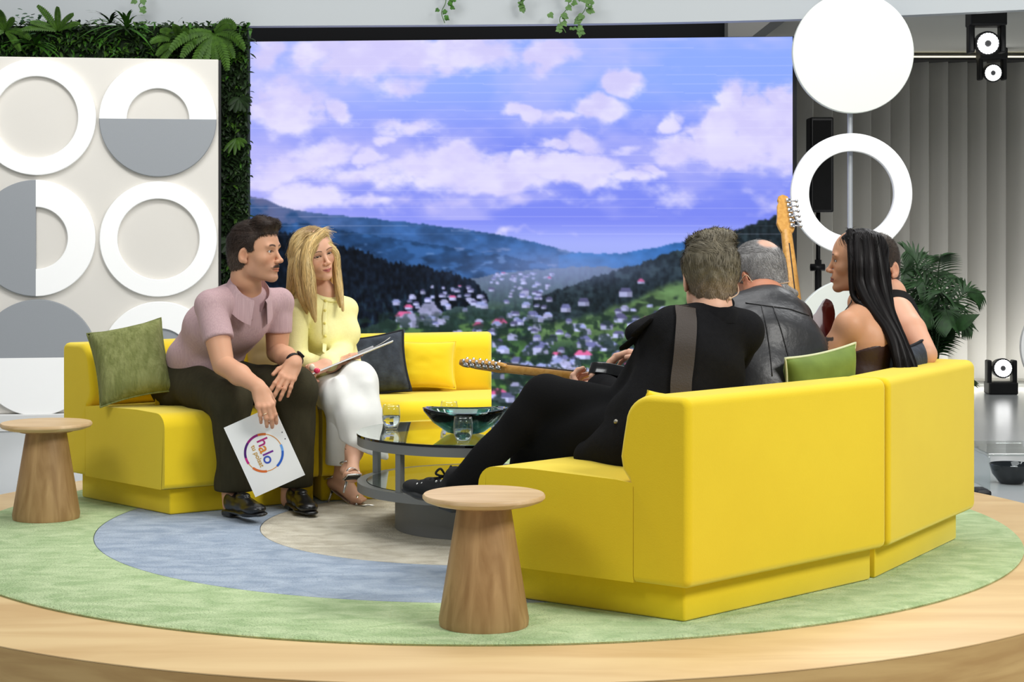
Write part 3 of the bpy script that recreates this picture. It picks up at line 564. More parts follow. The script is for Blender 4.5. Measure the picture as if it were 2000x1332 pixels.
def frond(base, d, n, L, w_, m_, parent, nl=18, droop=.5, taper=1.0, name='frond'):
    """a feather leaf: curved midrib with pairs of leaflets"""
    d = unit(d); n = unit(n-d*np.dot(n, d)); pts = []; p = np.array(base, float); 
    for i in range(nl+1): pts.append(p.copy()); p = p+d*L/nl; d = unit(d-V3(0, 0, droop/nl)); 
    pts = np.array(pts); S = [tube(pts, np.linspace(.004, .001, nl+1)*(L/.4)**.5, 5)]
    for i in range(1, nl):
        t = i/nl; dd = unit(pts[min(i+1, nl)]-pts[i-1]); s = unit(np.cross(dd, n)); l = w_*math.sin(pi*(.1+.85*t))**.7*taper
        for sg in (-1, 1): S.append(leaf_quads(pts[i], s*sg+dd*.55-V3(0, 0, .15), n, l, L/nl*1.15, .15, 3))
    return obj(name, *join(*S), m_, parent)
def fern(x, y, label, n, L, m_, ang=(0, 360), droop=1.0, w_=.05, Yd=YM-.04, grp='ferns on the living wall'):
    b = P(x, y, Yd); t = thing('wall_fern', b, label, 'fern', grp)
    for i in range(n):
        a = math.radians(ang[0]+(ang[1]-ang[0])*(i+.5*rs.rand())/max(1, n-1 if ang[1]-ang[0] < 350 else n)); d = V3(math.cos(a), -.55-.3*rs.rand(), math.sin(a)); frond(b, d, V3(0, -1, .5), L*(.75+.4*rs.rand()), w_, m_, t, 16, droop)
fern(418, 66, 'big drooping fern by the top corner of the circle panel', 9, .34, m_l1, (150, 400), 1.5, .055); fern(350, 82, 'fern with arched fronds over the panel top', 7, .24, m_l1, (20, 200), 1.2, .04)
fern(112, 60, 'upright fern above the half-grey circle column', 6, .26, m_l1, (20, 160), .6, .035); fern(10, 60, 'fern at the edge of the picture above the panel', 7, .26, m_l1, (-30, 190), .9, .04)
fern(468, 190, 'fern hanging in the strip beside the screen', 7, .14, m_l3, (180, 360), 1.0, .03); fern(462, 270, 'light green fern halfway down the strip beside the screen', 6, .13, m_l1, (200, 350), .8, .02); fern(448, 470, 'dim fern low in the strip behind the moustached host', 6, .12, m_l3, (160, 380), .8, .04)
def spiky(x, y, label, n, L, m_, Yd=YM-.05):
    b = P(x, y, Yd); t = thing('spider_plant', b, label, 'plant', 'spiky plants on the living wall')
    for i in range(n):
        a = rs.uniform(0, 2*pi); d = V3(math.cos(a), -.8, abs(math.sin(a))*1.1-.25); obj('leaf', *leaf_quads(b, d, V3(0, -.4, 1), L*(.6+.6*rs.rand()), .022, .55, 6), m_, t)
spiky(248, 55, 'bright spiky plant sticking up above the panel', 16, .30, m_l2); spiky(70, 88, 'bright spiky plant above the white ring', 15, .26, m_l2); spiky(215, 45, 'thin grassy plant with dark blades', 12, .22, m_l3)
def bushy(x, y, label, n, m_, R=.1):
    b = P(x, y, YM-.05); t = thing('leafy_plant', b, label, 'plant', 'small-leaved plants on the living wall')
    for i in range(n): q = b+V3(rs.randn()*R*.6, -abs(rs.randn())*R*.4, rs.randn()*R*.5); obj('leaf', *leaf_quads(q, V3(rs.randn(), -.8, rs.randn()*.5+.3), V3(0, -.5, 1), .04, .03, .2, 3), m_, t)
bushy(65, 50, 'blue-green leafy plant rising over the fascia edge', 46, m_l6, .085); bushy(165, 56, 'dark small-leaved plant between fern and spiky plant', 24, m_l3, .07); bushy(330, 66, 'dim leafy plant next to the arched fern', 24, m_l3, .07)
def ivy(x, y0, y1, label, n, m_, Yd, sway=.05, size=.05):
    b = P(x, y0, Yd); e = P(x, y1, Yd); t = thing('hanging_ivy', e, label, 'ivy', 'ivy strands hanging over the fascia'); pts = spline([b, b*.6+e*.4+V3(sway*.6, -.02, 0), b*.3+e*.7+V3(-sway*.4, 0, 0), e+V3(sway*.3, 0, 0)], 20); obj('stem', *tube(pts, .003, 5), m_l5, t)
    for i in range(n):
        q = pts[int((i+.5)/n*19)]+V3(rs.randn()*.025, -.015, rs.randn()*.01); a = rs.uniform(0, 2*pi); d = V3(math.cos(a), -.3, math.sin(a)*.5-.6); s = unit(np.cross(d, (0, -1, .2))); S = [leaf_quads(q, unit(d)+s*k*.9, V3(0, -1, .3), size*(1 if k == 0 else .72), size*.62, .1, 3) for k in (-1, 0, 1)]; obj('leaf', *join(*S), m_, t)
ivy(277, -25, 26, 'ivy tip hanging above the spiky plant', 6, m_l5, 12.5); ivy(866, -25, 45, 'yellow-green fern-like strand hanging over the fascia', 12, m_l2, 12.46, .03, .035); ivy(886, -20, 18, 'short yellow-green strand beside the longer one', 6, m_l2, 12.46, .03, .035); ivy(1022, -25, 22, 'short ivy strand with few leaves', 6, m_l5, 12.42)
ivy(1100, -25, 64, 'long ivy strand with dark leaves above the screen', 11, m_l5, 12.36, .06); ivy(1136, -25, 68, 'densest long ivy strand above the screen', 15, m_l5, 12.35, .05, .055)
# ---- potted palm behind the sofa
c0 = P(1826, 690, 11.2); t = thing('potted_palm', (c0[0], 11.2, FZ), 'large dark green potted palm behind the far sofa end', 'plant')
V, Fc = solid_lathe([(0, 0), (.16, 0), (.19, .02), (.205, .45), (.185, .45), (.18, .40), (0, .40)], 40, (c0[0], 11.2, FZ)); obj('pot', V, Fc, mat('pot_grey', (150, 150, 148), .6), t, sharp=40)
V, Fc = solid_lathe([(0, .39), (.17, .385), (.175, .41), (0, .42)], 30, (c0[0], 11.2, FZ)); obj('soil', V, Fc, mat('soil', (40, 30, 22), .95, bump=1.0, bscale=(60, 60, 60)), t)
b0 = V3(c0[0], 11.2, FZ+.4)
tips = [(1768, 488, -.1), (1762, 530, -.1), (1800, 492, .1), (1838, 496, -.1), (1790, 560, -.15), (1918, 572, 0), (1880, 545, .1), (1872, 600, -.1), (1900, 640, -.05), (1760, 600, 0), (1770, 650, -.1), (1840, 570, -.2), (1860, 640, -.2), (1800, 620, -.2), (1850, 530, .15), (1745, 560, .1)]
for i, (x, y, dy) in enumerate(tips):
    e = P(x, y, 11.2+dy*1.5); m1 = b0*.45+e*.55+V3(0, 0, .22+.05*rs.rand()); stem = spline([b0+V3(rs.randn()*.03, rs.randn()*.03, 0), b0*.8+m1*.2+V3(0, 0, .1), m1, e], 40); S = [tube(stem, np.linspace(.008, .002, 40), 5)]
    for k in range(12, 39):
        dd = unit(stem[min(k+1, 39)]-stem[k-1]); s = unit(np.cross(dd, V3(.1, -.75, .6))); l = .17*math.sin(pi*(.12+.8*(k-12)/27))**.6
        for sg in (-1, 1): S.append(leaf_quads(stem[k], s*sg*.9+dd*.75-V3(0, 0, .3), V3(0, -.5, .9), l, .017, .35, 4))
    obj('frond', *join(*S), m_l4, t)
for i in range(5):
    a = rs.uniform(0, 2*pi); d = V3(math.cos(a)*.45-.1, math.sin(a)*.5-.3, .9); q = b0+d*(.2+.2*rs.rand()); obj('broad_leaf', *leaf_quads(q, d+V3(0, 0, -.5), V3(0, -1, .5), .17, .09, .5, 6), m_l4, t)
for i in range(26): a = rs.uniform(0, 2*pi); q = b0+V3(math.cos(a)*.17, math.sin(a)*.17, .02); obj('trailing_leaf', *leaf_quads(q, V3(math.cos(a), math.sin(a)-.2, .3-.9*rs.rand()), V3(0, -.3, 1), .11, .05, .5, 4), m_l3, t)
# ================================================================ bodies: distance fields meshed by surface nets
def smin(a, b, k):
    if k <= 0: return np.minimum(a, b)
    h = np.maximum(k-np.abs(a-b), 0)/k; return np.minimum(a, b)-h*h*k*.25
class Field:
    def __init__(s, lo, hi, h):
        s.lo = np.asarray(lo, float); s.h = h; s.n = np.ceil((np.asarray(hi)-s.lo)/h).astype(int)+1
        s.v = np.full(s.n, .2, np.float32); s.ax = [(s.lo[i]+h*np.arange(s.n[i])).astype(np.float32) for i in range(3)]
    def sub(s, lo, hi, pad):
        a = np.clip(np.floor((np.asarray(lo)-pad-s.lo)/s.h).astype(int), 0, s.n); b = np.clip(np.ceil((np.asarray(hi)+pad-s.lo)/s.h).astype(int)+1, 0, s.n)
        if np.any(b <= a): return None, None, None, None
        sl = tuple(slice(a[i], b[i]) for i in range(3))
        return sl, s.ax[0][sl[0]][:, None, None], s.ax[1][sl[1]][None, :, None], s.ax[2][sl[2]][None, None, :]
    def put(s, lo, hi, fn, k=.01, cut=False):
        sl, X, Y, Z = s.sub(lo, hi, k+3*s.h)
        if sl is None: return s
        d = fn(X, Y, Z).astype(np.float32); v = s.v[sl]
        s.v[sl] = -smin(-v, d, k) if cut else smin(v, d, k); return s
    def cone(s, a, b, ra, rb=None, k=.012, flat=1.0, side=None, cut=False):
        """tapered limb; with side and flat the cross-section is scaled by flat along side"""
        a = np.asarray(a, float); b = np.asarray(b, float); rb = ra if rb is None else rb; ba = b-a; L2 = float(ba@ba)+1e-12; R = max(ra, rb)*max(1, flat)
        sd = None if side is None else unit(np.asarray(side, float)-ba*(np.dot(side, ba)/L2))
        def fn(X, Y, Z):
            x, y, z = X-a[0], Y-a[1], Z-a[2]; t = np.clip((x*ba[0]+y*ba[1]+z*ba[2])/L2, 0, 1); x = x-t*ba[0]; y = y-t*ba[1]; z = z-t*ba[2]; q = x*x+y*y+z*z
            r = ra+(rb-ra)*t
            if sd is not None:
                w_ = x*sd[0]+y*sd[1]+z*sd[2]; q = np.maximum(q-w_*w_, 0)+(w_/flat)**2; return (np.sqrt(q)-r)*min(1.0, flat)
            return np.sqrt(q)-r
        return s.put(np.minimum(a, b)-R, np.maximum(a, b)+R, fn, k, cut)
    def chain(s, pts, rad, k=.012, **kw):
        for i in range(len(pts)-1): s.cone(pts[i], pts[i+1], rad[i], rad[i+1], k, **kw)
        return s
    def ell(s, c, r, k=.012, R=None, cut=False):
        c = np.asarray(c, float); r = np.full(3, r, float) if np.isscalar(r) else np.asarray(r, float); m = r.max()
        def fn(X, Y, Z):
            x, y, z = X-c[0], Y-c[1], Z-c[2]
            if R is not None: x, y, z = [R[0][i]*x+R[1][i]*y+R[2][i]*z for i in range(3)]
            k0 = np.sqrt((x/r[0])**2+(y/r[1])**2+(z/r[2])**2); k1 = np.sqrt((x/r[0]**2)**2+(y/r[1]**2)**2+(z/r[2]**2)**2)
            return k0*(k0-1)/np.maximum(k1, 1e-6)
        b = r if R is None else np.full(3, m)
        return s.put(c-b, c+b, fn, k, cut)
    def rbox(s, c, h, rd, k=.01, R=None, cut=False):
        c = np.asarray(c, float); h = np.asarray(h, float); m = np.linalg.norm(h)
        def fn(X, Y, Z):
            x, y, z = X-c[0], Y-c[1], Z-c[2]
            if R is not None: x, y, z = [R[0][i]*x+R[1][i]*y+R[2][i]*z for i in range(3)]
            x, y, z = np.abs(x)-h[0]+rd, np.abs(y)-h[1]+rd, np.abs(z)-h[2]+rd
            return np.sqrt(np.maximum(x, 0)**2+np.maximum(y, 0)**2+np.maximum(z, 0)**2)+np.minimum(np.maximum(x, np.maximum(y, z)), 0)-rd
        b = h if R is None else np.full(3, m)
        return s.put(c-b, c+b, fn, k, cut)
    def plane_cut(s, p, n, k=.004):
        """keep the side the normal points away from"""
        p = np.asarray(p, float); n = unit(n)
        d = (s.ax[0][:, None, None]-p[0])*n[0]+(s.ax[1][None, :, None]-p[1])*n[1]+(s.ax[2][None, None, :]-p[2])*n[2]
        s.v = -smin(-s.v, -d.astype(np.float32), k); return s
    def warp(s, fn):
        s.v = s.v+fn(s.ax[0][:, None, None], s.ax[1][None, :, None], s.ax[2][None, None, :]).astype(np.float32); return s
    def mesh(s):
        v = s.v; n = v.shape; neg = v < 0; c = np.zeros(np.array(n)-1, np.int8)
        for i in (0, 1):
            for j in (0, 1):
                for k in (0, 1): c += neg[i:n[0]-1+i, j:n[1]-1+j, k:n[2]-1+k]
        act = np.argwhere((c > 0) & (c < 8)); 
        if len(act) == 0: return np.zeros((0, 3)), np.zeros((0, 4), int)
        ids = np.full(c.shape, -1, np.int64); ids[tuple(act.T)] = np.arange(len(act))
        acc = np.zeros((len(act), 3)); cnt = np.zeros(len(act))
        cor = [(i, j, k) for i in (0, 1) for j in (0, 1) for k in (0, 1)]
        val = {q: v[act[:, 0]+q[0], act[:, 1]+q[1], act[:, 2]+q[2]].astype(float) for q in cor}
        for q in cor:
            for d in range(3):
                if q[d] == 0:
                    r = list(q); r[d] = 1; r = tuple(r); a, b = val[q], val[r]; m = (a < 0) != (b < 0); t = np.where(m, a/np.where(m, a-b, 1), 0)
                    p = np.array(q, float)[None, :].repeat(len(act), 0); p[:, d] += t; acc += p*m[:, None]; cnt += m
        V = s.lo+s.h*(act+acc/np.maximum(cnt, 1)[:, None]); Q = []
        for d in range(3):
            e1, e2 = [(1, 2), (2, 0), (0, 1)][d]; sl0 = [slice(None)]*3; sl1 = [slice(None)]*3; sl0[d] = slice(0, -1); sl1[d] = slice(1, None)
            a, b = neg[tuple(sl0)], neg[tuple(sl1)]; ed = np.argwhere(a != b); ed = ed[(ed[:, e1] > 0) & (ed[:, e2] > 0) & (ed[:, e1] < n[e1]-1) & (ed[:, e2] < n[e2]-1)]
            def cell(o1, o2):
                q = ed.copy(); q[:, e1] += o1; q[:, e2] += o2; return ids[q[:, 0], q[:, 1], q[:, 2]]
            q = np.stack([cell(-1, -1), cell(0, -1), cell(0, 0), cell(-1, 0)], 1); fl = b[tuple(ed.T)]; q[fl] = q[fl][:, ::-1]; Q.append(q)
        Q = np.vstack(Q); Q = Q[(Q >= 0).all(1)]
        # one pass of gentle smoothing
        e = np.vstack([Q[:, [0, 1]], Q[:, [1, 2]], Q[:, [2, 3]], Q[:, [3, 0]]])
        for lam in (.5,):
            S = np.zeros_like(V); w_ = np.bincount(e[:, 0], minlength=len(V)).astype(float)+np.bincount(e[:, 1], minlength=len(V))
            for i in range(3): S[:, i] = np.bincount(e[:, 0], V[e[:, 1], i], len(V))+np.bincount(e[:, 1], V[e[:, 0], i], len(V))
            V = V*(1-lam)+lam*S/np.maximum(w_, 1)[:, None]
        return V, Q
def jointq(*ps):
    V = []; Q = []; C = []; n = 0
    for p in ps:
        V.append(p[0]); Q.append(np.asarray(p[1])+n); C.append(p[2]); n += len(p[0])
    return np.vstack(V), np.vstack(Q), np.vstack(C)
class Frame:
    """local axes x, y (forward), z (up) at an origin"""
    def __init__(s, o, fwd, up=(0, 0, 1), roll=0.0):
        s.o = np.asarray(o, float); y = unit(fwd); x = unit(np.cross(y, up)); z = np.cross(x, y)
        if roll: c, n = math.cos(roll), math.sin(roll); x, z = c*x+n*z, c*z-n*x
        s.R = np.array([x, y, z]).T
    def w(s, p): return np.asarray(p, float)@s.R.T+s.o
    def l(s, p): return (np.asarray(p, float)-s.o)@s.R
SKIN = {}
m_skin = mat('skin', (200, 150, 120), .48, spec=.35, attr='Col', sss=.12, bump=.05, bscale=(500, 500, 500))
# ---------------------------------------------------------------- head
def head_mesh(fr, neck, nr, skin, male=True, lips=None, brow=None, stache=None, stubble=None, jaw=1.0, scale=1.0, h=.0022, lid=.5, smile=0.0, shad=None, mouth_open=0.0, chin=0.0, blush=None):
    """head with face, ears and neck; neck: world points from skull base to collar, nr their radii; returns world verts, quads, colours"""
    nk = [fr.l(p)/scale for p in neck]; nk_r = [r/scale for r in nr]
    lo = np.minimum(np.min(nk, 0)-max(nk_r)-.01, [-.1, -.12, -.14]); hi = np.maximum(np.max(nk, 0)+max(nk_r)+.01, [.1, .14, .14]); f = Field(lo, hi, h)
    f.ell((0, -.012, .032), (.0755, .098, .088)); f.ell((0, .034, .012), (.066, .058, .09), .03)
    f.ell((0, .03, -.062), (.054*jaw, .05, .05), .03)
    for s in (-1, 1):
        f.ell((s*.047*jaw, .005, -.062), (.019, .028, .03), .025); f.ell((s*.046, .052, -.026), (.02, .024, .02), .02)
        f.cone((s*.047*jaw, .008, -.078), (s*.014, .066, -.1), .017, .014, .02)
        f.ell((s*.032, .081, .022), (.024, .009, .009), .014)
    f.ell((0, .074+chin, -.1), (.022 if male else .016, .016, .016), .018)
    f.ell((0, .07, -.062), (.03, .024, .024), .018)
    for s in (-1, 1): f.ell((s*.0325, .103, .0), (.021, .022, .0125), .014, cut=True)
    # nose
    f.cone((0, .086, .008), (0, .108 if male else .105, -.032), .0068, .0088, .009); f.ell((0, .111 if male else .108, -.036), (.0098, .0105, .0092), .006)
    for s in (-1, 1): f.ell((s*.0115, .099, -.0395), (.0072, .0105, .0078), .006); f.ell((s*.0058, .1035, -.0495), (.003, .0045, .0034), .002, cut=True)
    # mouth
    ml = .0255; up = .0115*smile
    for s in (-1, 1):
        f.cone((s*ml, .079, -.0685+up), (s*.006, .0945, -.0655), .0028, .0056, .005); f.cone((s*ml, .079, -.0695+up), (0, .0925, -.0755-mouth_open), .003, .0068, .005)
        f.cone((s*(ml+.001), .0835, -.069+up), (0, .1015, -.0695-mouth_open*.5), .0012, .0016+mouth_open*.5, .002, cut=True)
    f.ell((0, .0985, -.0865-mouth_open), (.02, .008, .0055), .008, cut=True)
    if stache is not None:
        for s in (-1, 1): f.cone((s*.003, .0975, -.0545), (s*.026, .0865, -.062), .0055, .0035, .004)
    # lids
    for s in (-1, 1):
        f.ell((s*.0315, .0725, .0), .0138, .004); f.ell((s*.0315, .0865, .0005), (.0138, .0125, .0018+.006*lid), .0022, cut=True)
    # ears
    for s in (-1, 1):
        c, n = math.cos(.22), math.sin(.22); R = np.array([[1, 0, 0], [0, c, -n], [0, n, c]]).T@np.array([[math.cos(.35*s), -math.sin(.35*s), 0], [math.sin(.35*s), math.cos(.35*s), 0], [0, 0, 1]])
        f.ell((s*.078, -.012, -.012), (.0075, .0185, .031), .006, R); f.ell((s*.085, -.008, -.010), (.007, .0105, .018), .004, R, cut=True); f.ell((s*.075, -.004, -.036), (.006, .009, .009), .006)
    f.chain(nk, nk_r, .02)
    V, Q = f.mesh(); x, y, z = V.T; ax = np.abs(x); C = np.tile(np.asarray(skin, float), (len(V), 1))
    def mix(col, a): C[:] = C*(1-a[:, None])+np.asarray(col, float)*a[:, None]
    mix(np.array(skin)*[1.0, .78, .74], np.clip(np.exp(-((ax-.075)/.012)**2-((z+.01)/.035)**2-((y+.01)/.02)**2), 0, 1)*.5)
    mix(np.array(skin)*[1.0, .8, .78], np.exp(-((ax-.04)/.02)**2-((z+.035)/.018)**2)*.45*(y > .03)); mix(np.array(skin)*[1, .82, .78], np.exp(-(x/.014)**2-((z+.037)/.012)**2)*.4*(y > .08))
    if stubble is not None: mix(stubble, (sstep(-.03, -.07, z)*sstep(-.005, .03, y)*sstep(-.135, -.115, z))*.36); mix(stubble, sstep(.045, .06, ax)*sstep(.0, -.04, z)*sstep(-.012, .012, y)*sstep(.055, .025, y)*.3*sstep(-.13, -.1, z))
    lp = lips if lips is not None else np.array(skin)*[.92, .62, .6]; zc = -.0705+smile*.0115*(ax/ml)**1.5-mouth_open*.5
    mix(lp, sstep(1.0, .7, np.sqrt((x/.0265)**2+((z-zc)/(.0098+mouth_open))**2))*(y > .076)*.9)
    mix((.05, .015, .012), np.exp(-((z-zc)/.0016)**2)*(ax < .0235)*(y > .076)*.75)
    b = brow if brow is not None else (.03, .02, .015); zb = .0215+.006*np.cos((ax-.034)/.02*1.3)-.002
    mix(b, sstep(1.0, .55, np.abs(z-zb)/(.0047 if male else .0036))*sstep(.010, .015, ax)*sstep(.055, .046, ax)*(y > .05)*.88)
    mix((.02, .015, .012), sstep(1, .4, np.abs(np.sqrt(((ax-.0315)/.0145)**2+(z/(.0036+.0055*lid))**2)-1)/.3)*(y > .068)*(z > -.003)*(.55 if male else .95)*(ax < .05))
    if shad is not None: mix(shad, np.exp(-((ax-.033)/.02)**2-((z-.007)/.007)**2)*.55*(y > .06))
    if stache is not None: mix(stache, sstep(1.0, .6, np.sqrt((x/.034)**2+((z+.0565+.009*(ax/.034)**2)/.0085)**2))*(y > .07)*.96)
    eyes = []
    for s in (-1, 1):
        ev, ef = sphere((0, 0, 0), .0124, 20, 14); ef = np.array([q if len(q) == 4 else list(q)+[q[-1]] for q in ef]) if False else ef
        eyes.append((fr.w((ev+np.array([s*.0315, .0728, .0]))*scale), ef, ev))
    return fr.w(V*scale), Q, C, eyes
def eye_colors(ev, gaze=(0, 1, 0), iris=(.05, .03, .02)):
    d = ev/np.linalg.norm(ev, axis=1)[:, None]; a = np.arccos(np.clip(d@unit(gaze), -1, 1)); C = np.tile((.56, .54, .52), (len(ev), 1)).astype(float); C[a < .60] = iris; C[a < .28] = (.005, .005, .005); return C
m_eye = mat('eye', (230, 230, 228), .12, attr='Col', spec=.5)
# ---------------------------------------------------------------- hand with forearm
HCH = []
def hand_mesh(fr, elbow, skin, left=False, curl=(.3, .3, .3, .3), thumb=((.022, .03, -.01), (.046, .056, -.018), (.056, .085, -.02)), spread=.06, scale=1.0, er=.042, wr=.026, h=.0024, nails=None, cut=None, curl2=None):
    """right hand: wrist at the origin, fingers along +y, back of hand +z, thumb at -x (mirrored for the left); forearm runs to the world point elbow"""
    m = -1.0 if not left else 1.0
    mir = lambda p: np.array([p[0]*(-m), p[1], p[2]])
    el = fr.l(elbow)/scale; 
    tips = []; chains = []
    base = [(-.026, .083, .004), (-.0085, .09, .007), (.0095, .087, .006), (.0265, .078, .002)]; ln = [(.042, .025, .02), (.046, .029, .021), (.042, .027, .021), (.033, .02, .019)]; rd = [.0088, .0092, .0087, .0077]
    for i in range(4):
        p = np.array(base[i]); a = 0; pts = [p]; yaw = (i-1.5)*spread; cs = curl[i] if np.isscalar(curl[i]) is False else (curl[i], curl[i]*1.15, curl[i]*.7)
        for j in range(3):
            a += cs[j]; d = np.array([math.sin(yaw)*math.cos(a), math.cos(yaw)*math.cos(a), -math.sin(a)]); p = p+d*ln[i][j]; pts.append(p)
        chains.append(([mir(q) for q in pts], rd[i]))
    th = [mir(np.array(q)*[-1, 1, 1]) for q in thumb]; tb = mir(np.array((-.018, .018, -.008)))
    allp = [q for c, _ in chains for q in c]+th+[el, np.zeros(3)]
    lo = np.min(allp, 0)-.05; hi = np.max(allp, 0)+.05; f = Field(lo, hi, h)
    d = unit(el); f.cone(el, el*.55, er, er*.92, .01); f.cone(el*.55, d*.01, er*.92, wr, .02, flat=.86, side=(0, 0, 1)); f.cone(d*.02, (0, .01, 0), wr*.98, wr*.92, .012, flat=.72, side=(0, 0, 1))
    # palm
    for i in range(4):
        b = mir(base[i]); w0 = mir((base[i][0]*.55, .012, -.002)); f.cone(w0, b+np.array([0, -.004, -.006]), .0135, .0118, .014)
        c, r = chains[i]; f.cone(b+np.array([0, -.006, -.004]), c[0], .0108, r*1.1, .008); f.chain(c, [r*1.1, r*1.04, r*.95, r*.82], .0035)
        f.ell(c[1], r*1.1, .004)
    f.ell(mir((-.018, .034, -.012)), (.017, .028, .014), .012); f.ell(mir((.022, .036, -.01)), (.013, .03, .013), .012)
    f.cone(tb, th[0], .0155, .0135, .012); f.cone(th[0], th[1], .0125, .0108, .006); f.cone(th[1], th[2], .0108, .0085, .004)
    V, Q = f.mesh(); C = np.tile(np.asarray(skin, float), (len(V), 1)); HCH[:] = [[fr.w(np.array(p)*scale) for p in c] for c, r in chains]
    def mix(col, a): C[:] = C*(1-a[:, None])+np.asarray(col, float)*a[:, None]
    for c, r in chains:
        for j in (0, 1): mix(np.array(skin)*[.98, .8, .76], np.exp(-(np.linalg.norm(V-c[j], axis=1)/.012)**2)*.35)
        mix(np.array(skin)*[1.03, .86, .82] if nails is None else np.asarray(nails), sstep(.0085, .006, np.linalg.norm(V-(c[3]+np.array([0, 0, r*.7])), axis=1))*.8)
    return fr.w(V*scale), Q, C
def mesh_person(name, base, label, parts, eyes=None, eyecol=(.05, .03, .02), gaze=(0, 1, 0)):
    """one continuous-skin body object; eyes are child parts"""
    V, Q, C = jointq(*parts); b = np.asarray(base, float)
    o = bpy.data.objects.new(name, mesh(name, V-b, Q, m_skin, True, C)); COL.objects.link(o); o.location = tuple(b); WL[o] = b.copy(); tag(o, label, 'person')
    if eyes:
        for ev, ef, loc in eyes: obj('eye', ev, ef, m_eye, o, True, eye_colors(loc, gaze, eyecol))
    return o
def folds(amp, fx, fy, fz, ph=0.0):
    def fn(X, Y, Z): return amp*(np.sin(fx*X+.7*fy*Y+.4*fz*Z+ph+1.3*np.sin(.45*fz*Z+.3*fx*X+ph))+.6*np.sin(.6*fx*X-fy*Y+fz*Z+2.1*ph+1.1*np.sin(.5*fy*Y-ph)))*.5
    return fn
# ================================================================ people
from mathutils.bvhtree import BVHTree
def bvh_of(V, Q): return BVHTree.FromPolygons([tuple(v) for v in V], [tuple(q) for q in np.asarray(Q).tolist()])
def hit(bvh, x, y, lift=.0):
    """point of a surface seen at a picture position, lifted off along the surface normal"""
    o = Vector((0, 0, CH)); d = Vector(P(x, y, 1.0))-o; d.normalize(); r = bvh.ray_cast(o, d)
    return None if r[0] is None else (np.array(r[0])+np.array(r[1])*lift*(1 if r[1].dot(d) < 0 else -1))
def fbox(pts, pad): pts = np.asarray(pts, float); return pts.min(0)-pad, pts.max(0)+pad
def torso(f, spine, rad, lat, ls, rs, nb, flat=1.42, k=.05, sh=.058, infl=0.0, nk=.05):
    """trunk along spine points, shoulder yoke from joint to joint, slope up to the neck"""
    for i in range(len(spine)-1): f.cone(spine[i], spine[i+1], rad[i]+infl, rad[i+1]+infl, k, flat=flat, side=lat)
    for s in (ls, rs): f.cone(nb, s, nk+infl, sh+infl, .045); f.cone(spine[-1], s, rad[-1]*.8+infl, sh+infl, .05)
def hair_strands(V, Q, n, flow, length, width=.0011, lift=.004, seed=1, keep=None, tang=.8, rnd=.14, lscale=None, curv=.8):
    """short ribbons lying on a surface, following flow(point, normal)"""
    rs = np.random.RandomState(seed); tri = V[Q[:, [0, 1, 2]]]; nor = np.cross(tri[:, 1]-tri[:, 0], tri[:, 2]-tri[:, 0]); ar = np.linalg.norm(nor, axis=1)+1e-12; nor /= ar[:, None]
    pick = rs.choice(len(Q), n, p=ar/ar.sum()); P0 = V[Q[pick, 0]]+(V[Q[pick, 2]]-V[Q[pick, 0]])*rs.rand(n, 1); N = nor[pick]
    if keep is not None: kk = keep(P0); P0, N = P0[kk], N[kk]
    D = flow(P0, N); D = D-(D*N).sum(1)[:, None]*N*tang; D /= np.linalg.norm(D, axis=1)[:, None]+1e-9; D += rs.randn(*D.shape)*rnd; L = length*(.6+.8*rs.rand(len(P0), 1))
    if lscale is not None: L = L*lscale(P0)[:, None]
    S = np.cross(D, N); S /= np.linalg.norm(S, axis=1)[:, None]+1e-9
    out = []; K = 4
    for j in range(K):
        t = j/(K-1); c = P0+D*L*t-N*((L*t)**2/.18*curv)+N*(lift*(math.sin(pi*min(1, t*1.1)*.9)*1.0+.0006)); w_ = width*(1-t*.75)*(.7+.6*rs.rand(len(P0), 1)) if j == 0 else w0*(1-t*.75)
        if j == 0: w0 = w_
        out += [c-S*w_, c+S*w_]
    M = len(P0); A = np.stack(out, 1).reshape(-1, 3); b = np.arange(M)[:, None]*2*K; qs = [np.concatenate([b+2*j, b+2*j+1, b+2*j+3, b+2*j+2], 1) for j in range(K-1)]
    return A, np.vstack(qs)
def m_hair_mat(nm, rough=.5): return mat(nm, (60, 50, 40), rough, spec=.35, attr='Col')
m_hair = m_hair_mat('hair_short')
